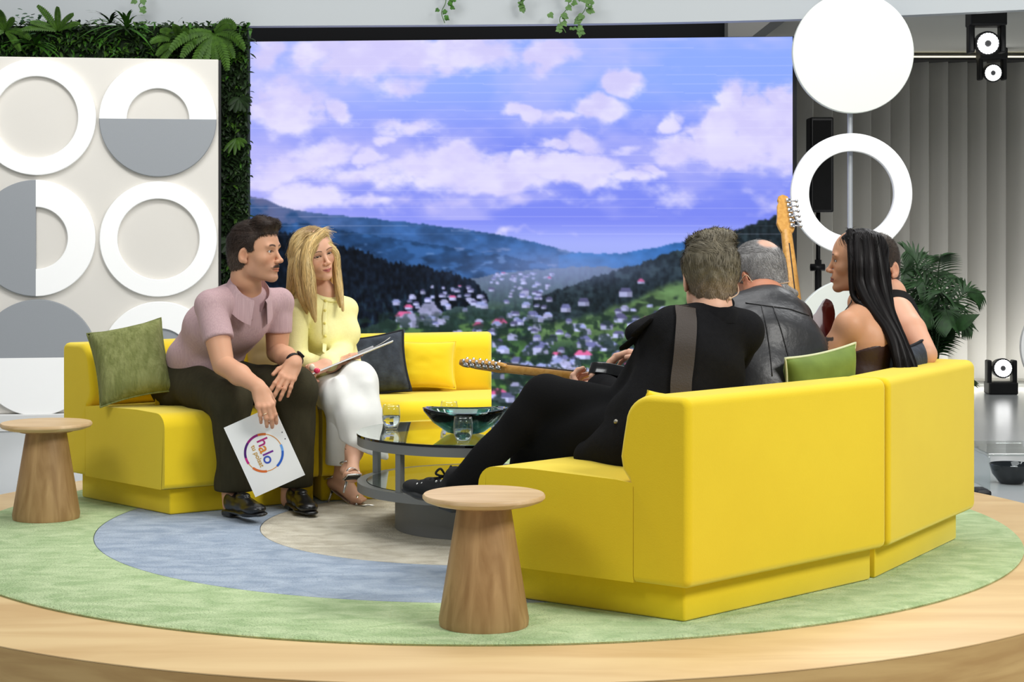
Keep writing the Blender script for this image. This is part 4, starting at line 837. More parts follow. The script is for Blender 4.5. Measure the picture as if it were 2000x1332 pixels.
def short_hair(fr, sc, col, col2, person, quiff=0.0, thick=.007, side_low=-.03, nape=-.085, n=4200, length=.022, lift=.004, bald=None, skin=None, fade=None, seed=3, front=.075, face=.12, extra=None, wavy=0.0, back_vol=0.0, rnd=.12):
    f = Field((-.12, -.15, -.14), (.12, .14, .18), .0028)
    f.ell((0, -.012, .032), (.0755+thick, .098+thick, .088+thick)); f.ell((0, .034, .012), (.066+thick, .056+thick*.4, .09+thick), .03)
    f.ell((0, -.045-back_vol*.4, -.03), (.066+thick*.6, .062+thick*.6, .07), .03)
    if back_vol: f.ell((0, -.05, .045), (.07+back_vol, .07+back_vol, .075+back_vol), .03)
    if quiff: f.cone((-.045, .062, .1), (.045, .062, .1), .022*quiff, .022*quiff, .03); f.cone((-.03, .03, .118), (.03, .03, .118), .02*quiff, .02*quiff, .03); f.ell((.0, .08, .108), (.036, .018, .02), .02)
    if extra: extra(f)
    # face opening, ears, nape
    f.rbox((0, face, -.06), (.2, .088, .06+front), .05, .006, cut=True)
    for s in (-1, 1): f.rbox((s*.09, .05, -.10), (.05, .048, .10+side_low), .02, .006, cut=True); f.ell((s*.086, -.012, -.016), (.026, .022, .036), .006, cut=True)
    f.plane_cut((0, -.05, nape), (0, .25, -1), .008)
    if wavy: f.warp(lambda X, Y, Z: wavy*np.sin(95*X+40*Z+3*np.sin(60*Y+30*Z))*np.sin(70*Z+50*Y+2*np.sin(80*X)))
    V, Q = f.mesh(); rs = np.random.RandomState(seed)
    def colour(p, jit=True):
        t = fbm(p[:, 0]*70+50, p[:, 2]*40+p[:, 1]*50+50, 3, 7); C = np.asarray(col)*(1-t[:, None])+np.asarray(col2)*t[:, None]
        if fade is not None: a = sstep(.02, -.03, p[:, 2])*.75; C = C*(1-a[:, None])+np.asarray(fade)*a[:, None]
        if bald is not None: a = sstep(1.25, .7, np.linalg.norm((p-np.array(bald[0]))/np.array(bald[1]), axis=1))*.9; C = C*(1-a[:, None])+np.asarray(skin)*a[:, None]
        return C
    keep = None if bald is None else (lambda p: np.linalg.norm((p-np.array(bald[0]))/np.array(bald[1]), axis=1) > 1.0+.3*rs.rand(len(p)))
    flow = lambda p, nn: np.c_[p[:, 0]*2.0, np.where(p[:, 2] > .07, .5 if quiff else -1.0, -.5), np.where(p[:, 2] > .08, .15, -1.0)]+(wavy*90)*np.c_[np.sin(p[:, 2]*80), 0*p[:, 0], np.sin(p[:, 0]*90)]
    A, B = hair_strands(V, Q, n, flow, length, .0007, lift, seed, keep, .97, rnd, lambda p: .3+.7*sstep(.03, .1, p[:, 2]))
    C1 = colour(V); C2 = np.repeat(colour(A[::8]), 8, 0)*(.65+.7*rs.rand(len(A)//8, 1)).repeat(8, 0)
    V2, Q2, C = jointq((V, Q, C1), (A, B, C2)); o = obj('hair', fr.w(V2*sc), Q2, m_hair, person, True, C); o['kind'] = 'stuff'; return o
def shoe(nm, heel, toe, up, m_up, person, m_sole=None, wid=.043, sole=.018, low=False, tongue=True, length=None, sneaker=False):
    """a shoe from the bottom of the heel to the tip of the toe"""
    d = np.asarray(toe, float)-np.asarray(heel, float); L = np.linalg.norm(d) if length is None else length; fr = Frame(heel, d, up); s = L/.285
    f = Field((-.07, -.05, -.03), (.07, .31*s, .14), .003)
    def out(g): 
        for a, b, ra, rb in (((0, .035), (0, .1), .034, .034), ((0, .1), (.004, .19), .034, wid), ((.004, .19), (.0, .255), wid, .03)): f_ = None; g(a, b, ra, rb)
    def so(a, b, ra, rb): f.cone((a[0], a[1]*s, sole*.5+.004), (b[0], b[1]*s, sole*.5+.004), ra, rb, .004, flat=.34 if not sneaker else .42, side=(0, 0, 1))
    S = Field((-.07, -.05, -.03), (.07, .31*s, .14), .003); f_keep = f; f = S; out(so); S.rbox((0, .03*s, .003), (.03, .036, .012), .006, .004); Vs, Qs = S.mesh(); f = f_keep
    f.ell((0, .045*s, .045), (.034, .05*s, .045), .012); f.ell((0, .13*s, .04), (.036, .085*s, .036), .02); f.ell((.003, .215*s, .031), (wid*.96, .062*s, .024), .02)
    if low: f.cone((0, .02*s, .09), (0, .085*s, .088), .024, .026, .006, cut=True, flat=.8, side=(1, 0, 0)); f.ell((0, .13*s, .077), (.024, .04*s, .012), .008)
    if sneaker: f.cone((0, .05*s, .05), (0, .03*s, .105), .036, .036, .02); f.ell((0, .125*s, .068), (.024, .05*s, .014), .012); f.ell((.002, .24*s, .03), (.038, .04*s, .022), .01)
    V, Q = f.mesh(); o = obj(nm, fr.w(V), Q, m_up, person); obj('sole', fr.w(Vs), Qs, m_sole or m_up, o); return fr, s, o
m_blkl = mat('black_leather', (16, 16, 17), .32, spec=.6, coat=.15)
def legs_simple(person, hl, hr, kl, kr, al, ar, m_, r=(.09, .072, .06, .055), h=.009, hem=None, pel=None, warp=None, name='trousers', hems=None):
    pts = [hl, hr, kl, kr, al, ar]; lo, hi = fbox(pts, .13); f = Field(lo, hi, h)
    for a, b, c in ((hl, kl, al), (hr, kr, ar)): f.cone(a, b, r[0], r[1], .03); f.cone(b, c, r[1], r[3], .03)
    mid = (np.asarray(hl)+np.asarray(hr))/2; f.cone(hl, hr, r[0]*1.12, r[0]*1.12, .05)
    if pel is not None: f.cone(mid, pel, r[0]*1.2, r[0]*1.05, .05, flat=1.35, side=np.asarray(hr)-np.asarray(hl))
    if warp: f.warp(warp)
    f.v = np.maximum(f.v, (.415+f.h*0-f.ax[2][None, None, :]) * 0 - 1)            # keep field as is
    V, Q = f.mesh(); return obj(name, V, Q, m_, person)

# ---------------------------------------------------------------- moustached host
sk = lin((212, 160, 128))
hc = V3(-1.33, 7.65, .50); nb = P(480, 572, 7.42); Ls = V3(-.972, 7.545, .835); Rs = V3(-1.215, 7.305, .835); lat = unit(Ls-Rs); fwd_t = unit(V3(.7, -.72, 0))
Re, Rw = P(436, 712, 7.2), P(507, 757, 7.03); Le, Lw = P(541, 688, 7.55), P(577, 705, 7.30)
fr = Frame(P(498, 492, 7.36), (.945, -.325, .02)); sc = 1.04
hd = head_mesh(fr, [fr.w((0, -.03, -.05)), fr.w((0, -.045, -.10)), nb+V3(0, 0, .02), nb+V3(-.015, .015, -.05)], [.054, .056, .06, .07], sk, True, brow=lin((46, 34, 28)), stache=lin((44, 33, 28)), stubble=lin((150, 112, 92)), scale=sc, lid=.42, chin=.003, jaw=1.02)
RF = Frame(Rw, (.34, -.42, -.84), (.15, -.86, .5)); RH = hand_mesh(RF, Re, sk, False, curl=((.5, .5, .3), (.5, .55, .35), (.5, .55, .35), (.5, .5, .3)), spread=.03, er=.044, wr=.028, thumb=((.03, .03, -.02), (.04, .055, -.04), (.03, .085, -.055))); RCH = [list(c) for c in HCH]
LF = Frame(Lw, (-.36, -.50, -.78), (.25, -.78, .5)); LH = hand_mesh(LF, Le, sk, True, curl=((.12, .25, .15), (.14, .3, .2), (.16, .3, .2), (.2, .3, .2)), spread=.10, er=.044, wr=.029)
def uparm(e, s, re=.0445, rs=.054, skin=sk, h=.004):
    lo, hi = fbox([e, s], .08); f = Field(lo, hi, h); m = np.asarray(e)*.45+np.asarray(s)*.55; f.cone(e, m, re, rs*.98, .01); f.cone(m, s, rs*.98, rs, .01); V, Q = f.mesh(); return V, Q, np.tile(np.asarray(skin, float), (len(V), 1))
Rk, Ra = P(446, 784, 7.25), P(463, 975, 7.26); Lk, La = P(579, 760, 7.40), P(572, 968, 7.43); Rh, Lh = V3(-1.395, 7.60, .50), V3(-1.265, 7.715, .50)
def shin(a, b, r0, r1, skin, h=.005):
    lo, hi = fbox([a, b], .09); f = Field(lo, hi, h); f.cone(a, b, r0, r1, .01); V, Q = f.mesh(); return V, Q, np.tile(np.asarray(skin, float), (len(V), 1))
parts = [hd[:3], RH, LH, uparm(Re, Rs), uparm(Le, Ls), shin(Rk, P(452, 985, 7.24), .055, .036, sk), shin(Lk, P(565, 975, 7.42), .055, .036, sk)]
man = mesh_person('person', (hc[0], hc[1], .41), 'moustached host in a dusty pink polo shirt holding a white card', parts, hd[3], (.06, .035, .02), (-.1, 1, 0))
short_hair(fr, sc, lin((34, 26, 22)), lin((66, 50, 40)), man, quiff=1.0, thick=.005, side_low=.002, nape=-.07, fade=lin((92, 78, 68)), front=.068, length=.022, lift=.005, n=8000)
# polo shirt
m_polo = mat('polo_knit', (196, 166, 168), .85, var=.6, vscale=(260, 260, 5), rgb2=(176, 146, 150), bump=.2, bscale=(300, 300, 3), sheen=.2, spec=.2)
lo, hi = fbox([hc, nb, Ls, Rs, Re, Le], .17); f = Field(lo, hi, .0062); up = nb-hc
sp = [hc+V3(0, 0, .035)-fwd_t*.01, hc+.3*up-fwd_t*.035, hc+.62*up-fwd_t*.03, hc+.86*up-fwd_t*.012]
torso(f, sp, [.122, .12, .124, .095], lat, Ls, Rs, nb-V3(0, 0, .015), flat=1.30, sh=.052, nk=.044, k=.035)
f.ell(hc+.66*up+fwd_t*.055, (.13, .1, .1), .05)
for s, e in ((Rs, Re), (Ls, Le)): q = s+.62*(e-s); f.cone(s, q+(e-s)*.1, .06, .063, .012)
f.warp(folds(.0055, 26, 22, 34, .4))
for s, e in ((Rs, Re), (Ls, Le)):
    q = s+.60*(e-s); d = unit(e-s)
    sl, X, Y, Z = f.sub(q-.12, q+.12+d*.08, 0); dd = (X-q[0])*d[0]+(Y-q[1])*d[1]+(Z-q[2])*d[2]; rr = np.sqrt((X-q[0])**2+(Y-q[1])**2+(Z-q[2])**2); cutm = np.where(rr < .105, -dd, .2).astype(np.float32); v = f.v[sl]; f.v[sl] = np.where(cutm < .15, -smin(-v, cutm, .003), v)
f.plane_cut(hc+V3(0, 0, -.035), unit(hc-nb), .006)
f.ell(nb+V3(.02, -.02, .045), (.066, .066, .055), .008, cut=True)
V, Q = f.mesh(); shirt = obj('polo_shirt', V, Q, m_polo, man); sb = bvh_of(V, Q)
def collar(nb, fwd, lat, m_, person, w_=.05, r=.066, rise=.045, gap=.5, spreadv=.055, tilt=(0, 0, 1), th=.004, name='collar'):
    """turned-down shirt collar: a band round the neck falling outward, open in front"""
    up = unit(tilt); fw = unit(np.asarray(fwd)-np.dot(fwd, up)*up); la = np.cross(up, fw); V = []; n = 36
    for i in range(n+1):
        a = gap+(2*pi-2*gap)*i/n; d = math.cos(a)*fw+math.sin(a)*la; e = abs(math.cos((a-pi)/2)); fr_ = (1-math.cos(a-pi))/2
        top = nb+d*r+up*(rise*(1-.75*fr_)); bot = nb+d*(r+.022+.02*fr_)+up*(rise*(1-.75*fr_)-w_*(.8+.45*fr_)); mid_ = nb+d*(r+.012)+up*(rise*(1-.75*fr_)-.01)
        inn = nb+d*(r-.004)+up*(rise*(1-.75*fr_)-w_*.7)
        V += [inn, top, mid_, bot, bot-d*th-up*.0, mid_-d*th]
    k = 6; Fc = [[i*k+q, i*k+q+1, (i+1)*k+q+1, (i+1)*k+q] for i in range(n) for q in range(k-1)]
    return obj(name, *clean(V, Fc), m_, person, sharp=50)
collar(nb+V3(.012, -.012, -.018), V3(.70, -.70, 0), lat, m_polo, man, w_=.075, r=.079, rise=.088, gap=.36, tilt=(.30, -.30, .9))
pk = [hit(sb, *q, .003) for q in ((485, 588), (486, 600), (487, 612), (488, 626))]; pk = [q for q in pk if q is not None]
if len(pk) > 2: V, Fc = tube(spline(pk, 12), .012, 8, True, flat=.25, up=(.5, -.8, .2)); obj('placket', V, Fc, m_polo, shirt)
for px, py in ((487, 603), (489, 621)):
    q = hit(sb, px, py, .002)
    if q is not None: V, Fc = sphere(q, (.006, .006, .006), 12, 8); obj('button', V, Fc, mat('button_pink', (216, 196, 196), .35), shirt)
# trousers
m_olt = mat('olive_wool', (62, 58, 42), .9, var=.4, vscale=(60, 60, 12), rgb2=(50, 47, 34), bump=.2, bscale=(300, 300, 300), spec=.15)
lo, hi = fbox([Rh, Lh, Rk, Lk, Ra, La], .15); f = Field(lo, hi, .0065)
f.cone(Rh, Lh, .118, .118, .04); f.cone(hc, hc+V3(.02, -.02, .09), .125, .12, .04, flat=1.25, side=lat)
for h_, k_, a_ in ((Rh, Rk, Ra), (Lh, Lk, La)):
    f.cone(h_, k_, .10, .082, .035); f.cone(k_, a_, .076, .079, .03); f.ell(k_+V3(.01, -.012, .0), .077, .03)
f.warp(folds(.010, 24, 20, 16, 1.1)); f.warp(folds(.005, 48, 40, 30, 2.6))
def leg_cut(f, p, n, rad=.13):
    n = unit(n); p = np.asarray(p, float); sl, X, Y, Z = f.sub(p-rad*1.3, p+rad*1.3, 0); d = (X-p[0])*n[0]+(Y-p[1])*n[1]+(Z-p[2])*n[2]; rr = (X-p[0])**2+(Y-p[1])**2; v = f.v[sl]; c = np.where((rr < rad**2) & (d < .12), -d, .2).astype(np.float32); f.v[sl] = np.where(c < .19, -smin(-v, c, .003), v)
leg_cut(f, P(463, 958, 7.26), (0, 0, -1)); leg_cut(f, P(572, 950, 7.42), (0, 0, -1))
V, Q = f.mesh(); obj('trousers', V, Q, m_olt, man)
shoe('loafer', P(446, 1003, 7.22)+V3(0, 0, .004), P(517, 1012, 6.99), (-.15, .1, 1), m_blkl, man, low=True, length=.285); shoe('loafer', V3(-.905, 7.42, .0105), V3(-.785, 7.165, .005), (0, 0, 1), m_blkl, man, low=True, length=.28)
# watch, ring
m_wt = mat('watch_black', (14, 14, 15), .35)
LA = unit(Lw-Le); e1 = unit(np.cross(LA, (0, 0, 1))); e2 = np.cross(e1, LA); wc = Lw-LA*.012
t = thing('wristwatch', wc, 'black wristwatch on the wrist of the moustached host', 'watch')
ring = [wc+.032*(math.cos(a)*e1+.86*math.sin(a)*e2) for a in np.linspace(0, 2*pi, 25)]; V, Fc = tube(ring, .0085, 8, False, flat=.25, up=tuple(LA)); V, Fc = tube(ring, .0032, 8, False)
S = []; 
for off in (-.008, -.004, 0, .004, .008): S.append(tube(np.array(ring)+LA*off, .0032, 6, False))
obj('strap', *join(*S), m_wt, t); dv = unit(V3(.75, -.5, .45)-LA*np.dot(V3(.75, -.5, .45), LA)); V, Fc = frame_box(wc+dv*.035, LA, np.cross(LA, dv), dv, (.017, .015, .005), .003); obj('case', V, Fc, m_wt, t)
# ---------------------------------------------------------------- blonde host
sk2 = lin((222, 172, 142)); hc = V3(-.80, 7.93, .47); nb = P(634, 582, 7.80); fwd_t = unit(V3(.62, -.78, 0)); lat = V3(fwd_t[1]*-1, fwd_t[0], 0)   # lat: towards her left
Ls, Rs = nb+lat*.108-V3(0, 0, .055), nb-lat*.13-V3(0, 0, .05); Le, Lw = P(668, 690, 7.80), P(641, 707, 7.53); Re, Rw = P(580, 702, 7.68), P(636, 719, 7.60)
fr = Frame(P(614, 497, 7.76), (.60, -.80, -.03), roll=-.27); sc = .93
hd = head_mesh(fr, [fr.w((0, -.03, -.06)), fr.w((0, -.04, -.10)), nb+V3(0, 0, .02), nb+V3(0, 0, -.05)], [.043, .044, .048, .06], sk2, False, brow=lin((96, 70, 50)), lips=lin((196, 108, 104)), jaw=.93, scale=sc, lid=.22, smile=.5, shad=lin((150, 100, 80)))
LF = Frame(Lw, (-.80, -.42, -.38), (-.1, -.62, .78)); LH = hand_mesh(LF, Le, sk2, True, curl=((.75, .9, .5), (.8, 1.0, .5), (.85, 1.0, .5), (.9, 1.0, .5)), spread=.03, er=.036, wr=.023, scale=.9, nails=lin((214, 150, 140)))
RF = Frame(Rw, (.86, -.28, .36), (-.30, -.35, .88)); RH = hand_mesh(RF, Re, sk2, False, curl=((.05, .2, .1), (.05, .2, .1), (.05, .2, .1), (.08, .2, .1)), spread=.05, er=.036, wr=.023, scale=.92, nails=lin((214, 150, 140)))
K1, A1 = P(700, 744, 7.47), P(692, 880, 7.35); K2, A2 = P(668, 776, 7.45), P(668, 925, 7.60)
def bare_foot(f, ankle, heel, ball, toe, side, left=False):
    f.cone(ankle, heel, .03, .026, .02); f.cone(heel, ball, .022, .02, .02, flat=1.5, side=side); f.cone(ankle, ball, .028, .019, .03); s = unit(side); d = unit(np.asarray(toe)-np.asarray(ball))
    for i, (o_, l_, r_) in enumerate(((-.026, .052, .0105), (-.009, .05, .0085), (.005, .045, .008), (.017, .039, .0075), (.028, .031, .0072))):
        b = ball+s*o_*(1 if not left else -1)+d*.012; f.cone(b-d*.01, b+d*l_*.75, r_*1.2, r_, .006)
ball2, toe2, heel2 = P(697, 980, 7.55), P(722, 985, 7.47), P(650, 945, 7.62)
lo, hi = fbox([A2, K2, ball2, toe2, heel2], .08); f = Field(lo, hi, .003); f.cone(K2, A2, .05, .031, .02); bare_foot(f, A2, heel2+V3(.006, 0, .006), ball2+V3(0, 0, .012), toe2+V3(0, 0, .010), (.5, .85, 0)); V, Q = f.mesh(); ft2 = (V, Q, np.tile(sk2*.96, (len(V), 1)))
heel1, ball1, toe1 = P(681, 918, 7.36), P(688, 930, 7.23), P(692, 924, 7.17)
lo, hi = fbox([A1, K1, ball1, toe1, heel1], .08); f = Field(lo, hi, .003); f.cone(K1, A1, .05, .031, .02); bare_foot(f, A1, heel1, ball1, toe1, (1, .1, 0)); V, Q = f.mesh(); ft1 = (V, Q, np.tile(sk2, (len(V), 1)))
lady = mesh_person('person', (hc[0], hc[1], .41), 'blonde host in a pale yellow cardigan and white trousers with a clipboard', [hd[:3], LH, RH, ft1, ft2], hd[3], (.10, .07, .04), (.1, 1, -.05))
# cardigan
m_card = mat('yellow_knit', (248, 242, 176), .9, var=.4, vscale=(90, 90, 90), rgb2=(240, 232, 160), bump=.25, bscale=(380, 380, 380), sheen=.35, spec=.15)
lo, hi = fbox([hc, nb, Ls, Rs, Re, Le, Rw, Lw], .14); f = Field(lo, hi, .006); up = nb-hc
torso(f, [hc+V3(0, 0, .04), hc+.35*up, hc+.66*up, hc+.86*up], [.112, .102, .098, .07], lat, Ls, Rs, nb-V3(0, 0, .02), flat=1.22, sh=.041, nk=.036, k=.035)
for s in (-1, 1): f.ell(hc+.60*up+fwd_t*.078+lat*s*.062, (.056, .05, .06), .045)
f.ell(hc+.22*up+fwd_t*.02, (.135, .12, .07), .04)
for s, e, w_ in ((Ls, Le, Lw), (Rs, Re, Rw)): f.cone(s, e, .048, .046, .007); f.cone(e, e+.86*(w_-e), .047, .043, .015); d = unit(w_-e); f.cone(e+.80*(w_-e), e+.90*(w_-e), .036, .034, .01)
f.warp(folds(.005, 24, 26, 40, 2.2)); f.ell(nb+V3(.012, -.015, .05), (.052, .052, .05), .01, cut=True)
V, Q = f.mesh(); cg = obj('cardigan', V, Q, m_card, lady); cb = bvh_of(V, Q)
pl = [hit(cb, *q, .002) for q in ((636, 583), (635, 603), (634, 625), (635, 650), (634, 672), (634, 690))]; pl = [q for q in pl if q is not None]
if len(pl) > 2: V, Fc = tube(spline(pl, 20), .011, 8, True, flat=.3, up=(.3, -1, .1)); obj('placket', V, Fc, m_card, cg)
m_btn = mat('button_yellow', (226, 214, 120), .4)
for q in ((635, 588), (634, 606), (634, 632), (635, 656), (634, 677)):
    q = hit(cb, q[0], q[1], .006)
    if q is not None: V, Fc = sphere(q, .0062, 12, 8); obj('button', V, Fc, m_btn, cg)
V, Fc = tube([nb+V3(.012, -.012, .008)+.054*(math.cos(a)*lat+math.sin(a)*unit(fwd_t+V3(0, 0, -.35))) for a in np.linspace(0, 2*pi, 40)], .007, 8, False); obj('neckband', V, Fc, m_card, cg)
# trousers
m_wht = mat('white_cotton', (238, 238, 232), .85, var=.25, vscale=(30, 30, 30), rgb2=(226, 226, 220), bump=.04, bscale=(400, 400, 400))
lo, hi = fbox([hc, K1, K2, P(760, 905, 7.4), A2], .14); f = Field(lo, hi, .006); Rh_, Lh_ = hc-lat*.08, hc+lat*.08
f.cone(Rh_, Lh_, .11, .11, .04); f.cone(Lh_, K1, .095, .075, .035); f.cone(Rh_, K2, .095, .08, .035); f.cone(K1+V3(.0, .0, -.01), P(700, 815, 7.41), .074, .09, .03); f.cone(P(700, 815, 7.41), P(714, 910, 7.41), .09, .10, .02); f.cone(K2, P(672, 915, 7.63), .07, .07, .03)
f.cone(P(660, 742, 7.40), P(690, 862, 7.33), .012, .014, .03); f.cone(P(716, 752, 7.40), P(742, 890, 7.36), .010, .016, .04)
f.warp(folds(.009, 20, 17, 13, .3)); f.warp(folds(.004, 50, 44, 24, 1.3))
f.plane_cut(P(716, 880, 7.4), (-.40, 0, -.9), .003)
V, Q = f.mesh(); obj('trousers', V, Q, m_wht, lady)
lo, hi = fbox([K2, P(672, 915, 7.63)], .1); f = Field(lo, hi, .006); f.cone(K2+(A2-K2)*.3, A2, .064, .072, .02); f.plane_cut(P(672, 903, 7.63), (0, 0, -1), .003); V, Q = f.mesh(); obj('trouser_leg', V, Q, m_wht, lady)
# silver sandals
m_sil = mat('silver_leather', (214, 212, 206), .22, metal=.85); m_sol = mat('sandal_sole', (22, 20, 20), .6)
def sandal(heel, ball, toe, ankle, side, spike, up=(0, 0, 1)):
    pts = spline([heel-V3(0, 0, .018), heel*.55+ball*.45-V3(0, 0, .020), ball-V3(0, 0, .012), toe-V3(0, 0, .006)-unit(toe-ball)*.004], 14); S = tube(pts, np.interp(np.linspace(0, 1, 14), [0, .3, .7, 1], [.024, .022, .038, .03]), 12, True, flat=.16, up=tuple(np.cross(unit(toe-heel), unit(side))))
    o = obj('sandal', *S, m_sil, lady); 
    V, Fc = tube(S[0].reshape(-1, 12, 3).mean(1)-np.array(up)*.0035, np.interp(np.linspace(0, 1, 14), [0, .3, .7, 1], [.02, .018, .034, .024]), 12, True, flat=.1, up=tuple(np.cross(unit(toe-heel), unit(side)))); obj('sole', V, Fc, m_sol, o)
    V, Fc = tube([heel-V3(0, 0, .02), heel*.5+spike*.5-V3(0, 0, .008), spike], [.012, .006, .0042], 10); obj('stiletto_heel', V, Fc, m_sil, o)
    s = unit(side); d = unit(toe-ball)
    for off, tw in ((-.012, .022), (.012, -.022)):
        V, Fc = tube(spline([ball-s*.033+d*(off-tw)-V3(0, 0, .008), ball-s*.02+d*(off-tw*.5)+V3(0, 0, .022), ball+d*off+V3(0, 0, .031), ball+s*.022+d*(off+tw*.5)+V3(0, 0, .02), ball+s*.036+d*(off+tw)-V3(0, 0, .01)], 16), .005, 8, True, flat=.4); obj('strap', V, Fc, m_sil, o)
    V, Fc = tube([heel+V3(0, 0, .028)+.034*(math.cos(a)*s+math.sin(a)*unit(np.cross(s, (0, 0, 1))))+V3(0, 0, .012*math.sin(a)) for a in np.linspace(0, 2*pi, 28)], .0035, 6, False); obj('heel_strap', V, Fc, m_sil, o)
    ax = unit(ankle-heel); V, Fc = tube([ankle+V3(0, 0, .008)+.036*(math.cos(a)*s+math.sin(a)*unit(np.cross(s, (0, 0, 1)))) for a in np.linspace(0, 2*pi, 28)], .004, 6, False); obj('ankle_strap', V, Fc, m_sil, o)
sandal(heel2, ball2, toe2, A2, (.5, .85, 0), P(641, 981, 7.585)); sandal(heel1, ball1, toe1, A1, (1, .1, 0), P(671, 962, 7.30))
# long blonde hair
def long_hair(guides, col, col2, person, roots=None, n=2600, length=.05, wav=0.0, h=.0034, seed=9, material=None, capf=None, root_col=None, strandw=.0013, wavefreq=60, scalp=None):
    allp = np.vstack([g[0] for g in guides]); lo, hi = fbox(allp, .075); f = Field(lo, hi, h)
    if capf: capf(f)
    for g in guides:
        pts = spline(g[0], 12); rr = np.interp(np.linspace(0, 1, 12), np.linspace(0, 1, len(g[1])), g[1])
        kw = {} if len(g) < 3 else dict(flat=g[2][0], side=g[2][1])
        f.chain(pts, rr*.8, .012, **kw)
    f.warp(lambda X, Y, Z: .0006*np.sin(240*X+60*Y+wav*2.5*np.sin(wavefreq*Z)+.5*np.sin(30*Z)))
    V, Q = f.mesh(); rs = np.random.RandomState(seed); SV = []; SQ = []; SC_ = []; nn = 0; M = 22
    def colour(p):
        t = np.clip(fbm(p[:, 0]*160+90, p[:, 2]*5+p[:, 1]*60+50, 3, 13)*1.8-.4, 0, 1); c = np.asarray(col)*(1-t[:, None])+np.asarray(col2)*t[:, None]
        if root_col is not None: a = np.exp(-(np.linalg.norm(p-root_col[0], axis=1)/root_col[2])**2); c = c*(1-a[:, None])+np.asarray(root_col[1])*a[:, None]
        return c
    for g in guides:
        c = spline(g[0], M); rr = np.interp(np.linspace(0, 1, M), np.linspace(0, 1, len(g[1])), g[1]); T = np.gradient(c, axis=0); T /= np.linalg.norm(T, axis=1)[:, None]; e0 = unit(np.cross(T[M//2], (0.1, 1, .2)))
        E1 = np.array([unit(e0-t*np.dot(e0, t)) for t in T]); E2 = np.cross(T, E1); k = max(40, int(n*len(g[0])/5/len(guides)))
        th = rs.rand(k)*2*pi; q = .80+.28*rs.rand(k); ends = np.clip(.78+.26*rs.rand(k), 0, 1.02); tt = np.linspace(0, 1, M); ph = rs.rand(k)*6
        for s_ in range(k):
            a = th[s_]+wav*.35*np.sin(tt*7+ph[s_])+.25*np.sin(tt*3+ph[s_]); cur = c+(E1*np.cos(a)[:, None]+E2*np.sin(a)[:, None])*(rr*q[s_]+.0007)[:, None]; x = np.clip(tt*ends[s_]*(M-1), 0, M-1.001); i0 = x.astype(int); fx = (x-i0)[:, None]; cur = cur[i0]*(1-fx)+cur[i0+1]*fx
            nrm = cur-c[i0]; tg = np.gradient(cur, axis=0); sd = np.cross(tg, nrm); sd /= np.linalg.norm(sd, axis=1)[:, None]+1e-9; w_ = strandw*(1-.8*tt**3)[:, None]*(.7+.6*rs.rand())
            SV.append(np.stack([cur-sd*w_, cur+sd*w_], 1).reshape(-1, 3)); b = nn+2*np.arange(M-1)[:, None]; SQ.append(np.concatenate([b, b+1, b+3, b+2], 1)); nn += 2*M; SC_.append(np.full(2*M, .62+.7*rs.rand()))
    if scalp is not None:
        fr_, sc_ = scalp
        def keep(p): l = fr_.l(p)/sc_; return (l[:, 2] > .045) & (np.linalg.norm(l-[0, -.01, .03], axis=1) < .125)
        def flow(p, nn_): l = fr_.l(p)/sc_; d = np.c_[np.sign(l[:, 0])*.8+l[:, 0]*6, -.25+0*l[:, 0], -.4-(.12-l[:, 2])*9]; return d@fr_.R.T
        A, B = hair_strands(V, Q, 9000, flow, .05, strandw, .0008, seed, keep, 1.0, .04, None, 1.0); SV.append(A); SQ.append(B+nn); SC_.append(np.repeat(.62+.7*rs.rand(len(A)//8), 8)); nn += len(A)
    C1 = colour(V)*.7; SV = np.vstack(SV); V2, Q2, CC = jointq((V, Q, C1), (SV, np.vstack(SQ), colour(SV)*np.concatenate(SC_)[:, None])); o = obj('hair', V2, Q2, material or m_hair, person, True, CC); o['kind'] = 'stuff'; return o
m_blond = m_hair_mat('hair_long', .42)
def cap1(f):
    for c, r in (((0, -.014, .036), (.087, .109, .097)), ((0, -.04, -.03), (.08, .072, .08))): f.ell(fr.w(np.array(c)*sc), np.array(r)*sc, .02, fr.R.T)
    f.rbox(fr.w(np.array((.012, .115, -.05))*sc), np.array((.058, .092, .13))*sc, .05*sc, .008, fr.R.T, cut=True)
gd = []
Lc = lambda p: fr.w(np.array(p)*sc)
for a, g in (((-.03, .06, .1), [(604, 478, 7.66), (596, 520, 7.64), (600, 570, 7.64), (612, 620, 7.66)]), ((-.05, .03, .09), [(592, 492, 7.69), (585, 530, 7.66), (590, 575, 7.65), (600, 612, 7.67)]), ((-.04, .05, .095), [(600, 500, 7.65), (604, 540, 7.64), (608, 580, 7.64), (616, 628, 7.66)]), ((-.06, .0, .08), [(580, 505, 7.72), (573, 540, 7.72), (569, 568, 7.74), (552, 588, 7.80)]), ((-.06, -.02, .07), [(578, 515, 7.76), (573, 545, 7.78), (572, 575, 7.78), (585, 602, 7.72)])):
    gd.append(([Lc(a)]+[P(*q) for q in g], [.022, .024, .026, .024, .007]))
for a, g in (((.03, .05, .1), [(652, 488, 7.74), (659, 525, 7.76), (664, 565, 7.74), (670, 607, 7.70)]), ((.05, .02, .08), [(650, 500, 7.79), (656, 535, 7.80), (660, 570, 7.77), (664, 600, 7.72)]), ((.05, -.03, .06), [(648, 520, 7.86), (650, 550, 7.86), (655, 580, 7.86), (660, 600, 7.84)])):
    gd.append(([Lc(a)]+[P(*q) for q in g], [.018, .014, .015, .014, .006]))
for x_ in (-.04, 0, .04): gd.append(([Lc((x_, -.06, .09)), Lc((x_*1.2, -.1, .0)), Lc((x_*1.3, -.09, -.1)), Lc((x_*1.2, -.08, -.18))], [.02, .03, .03, .015]))
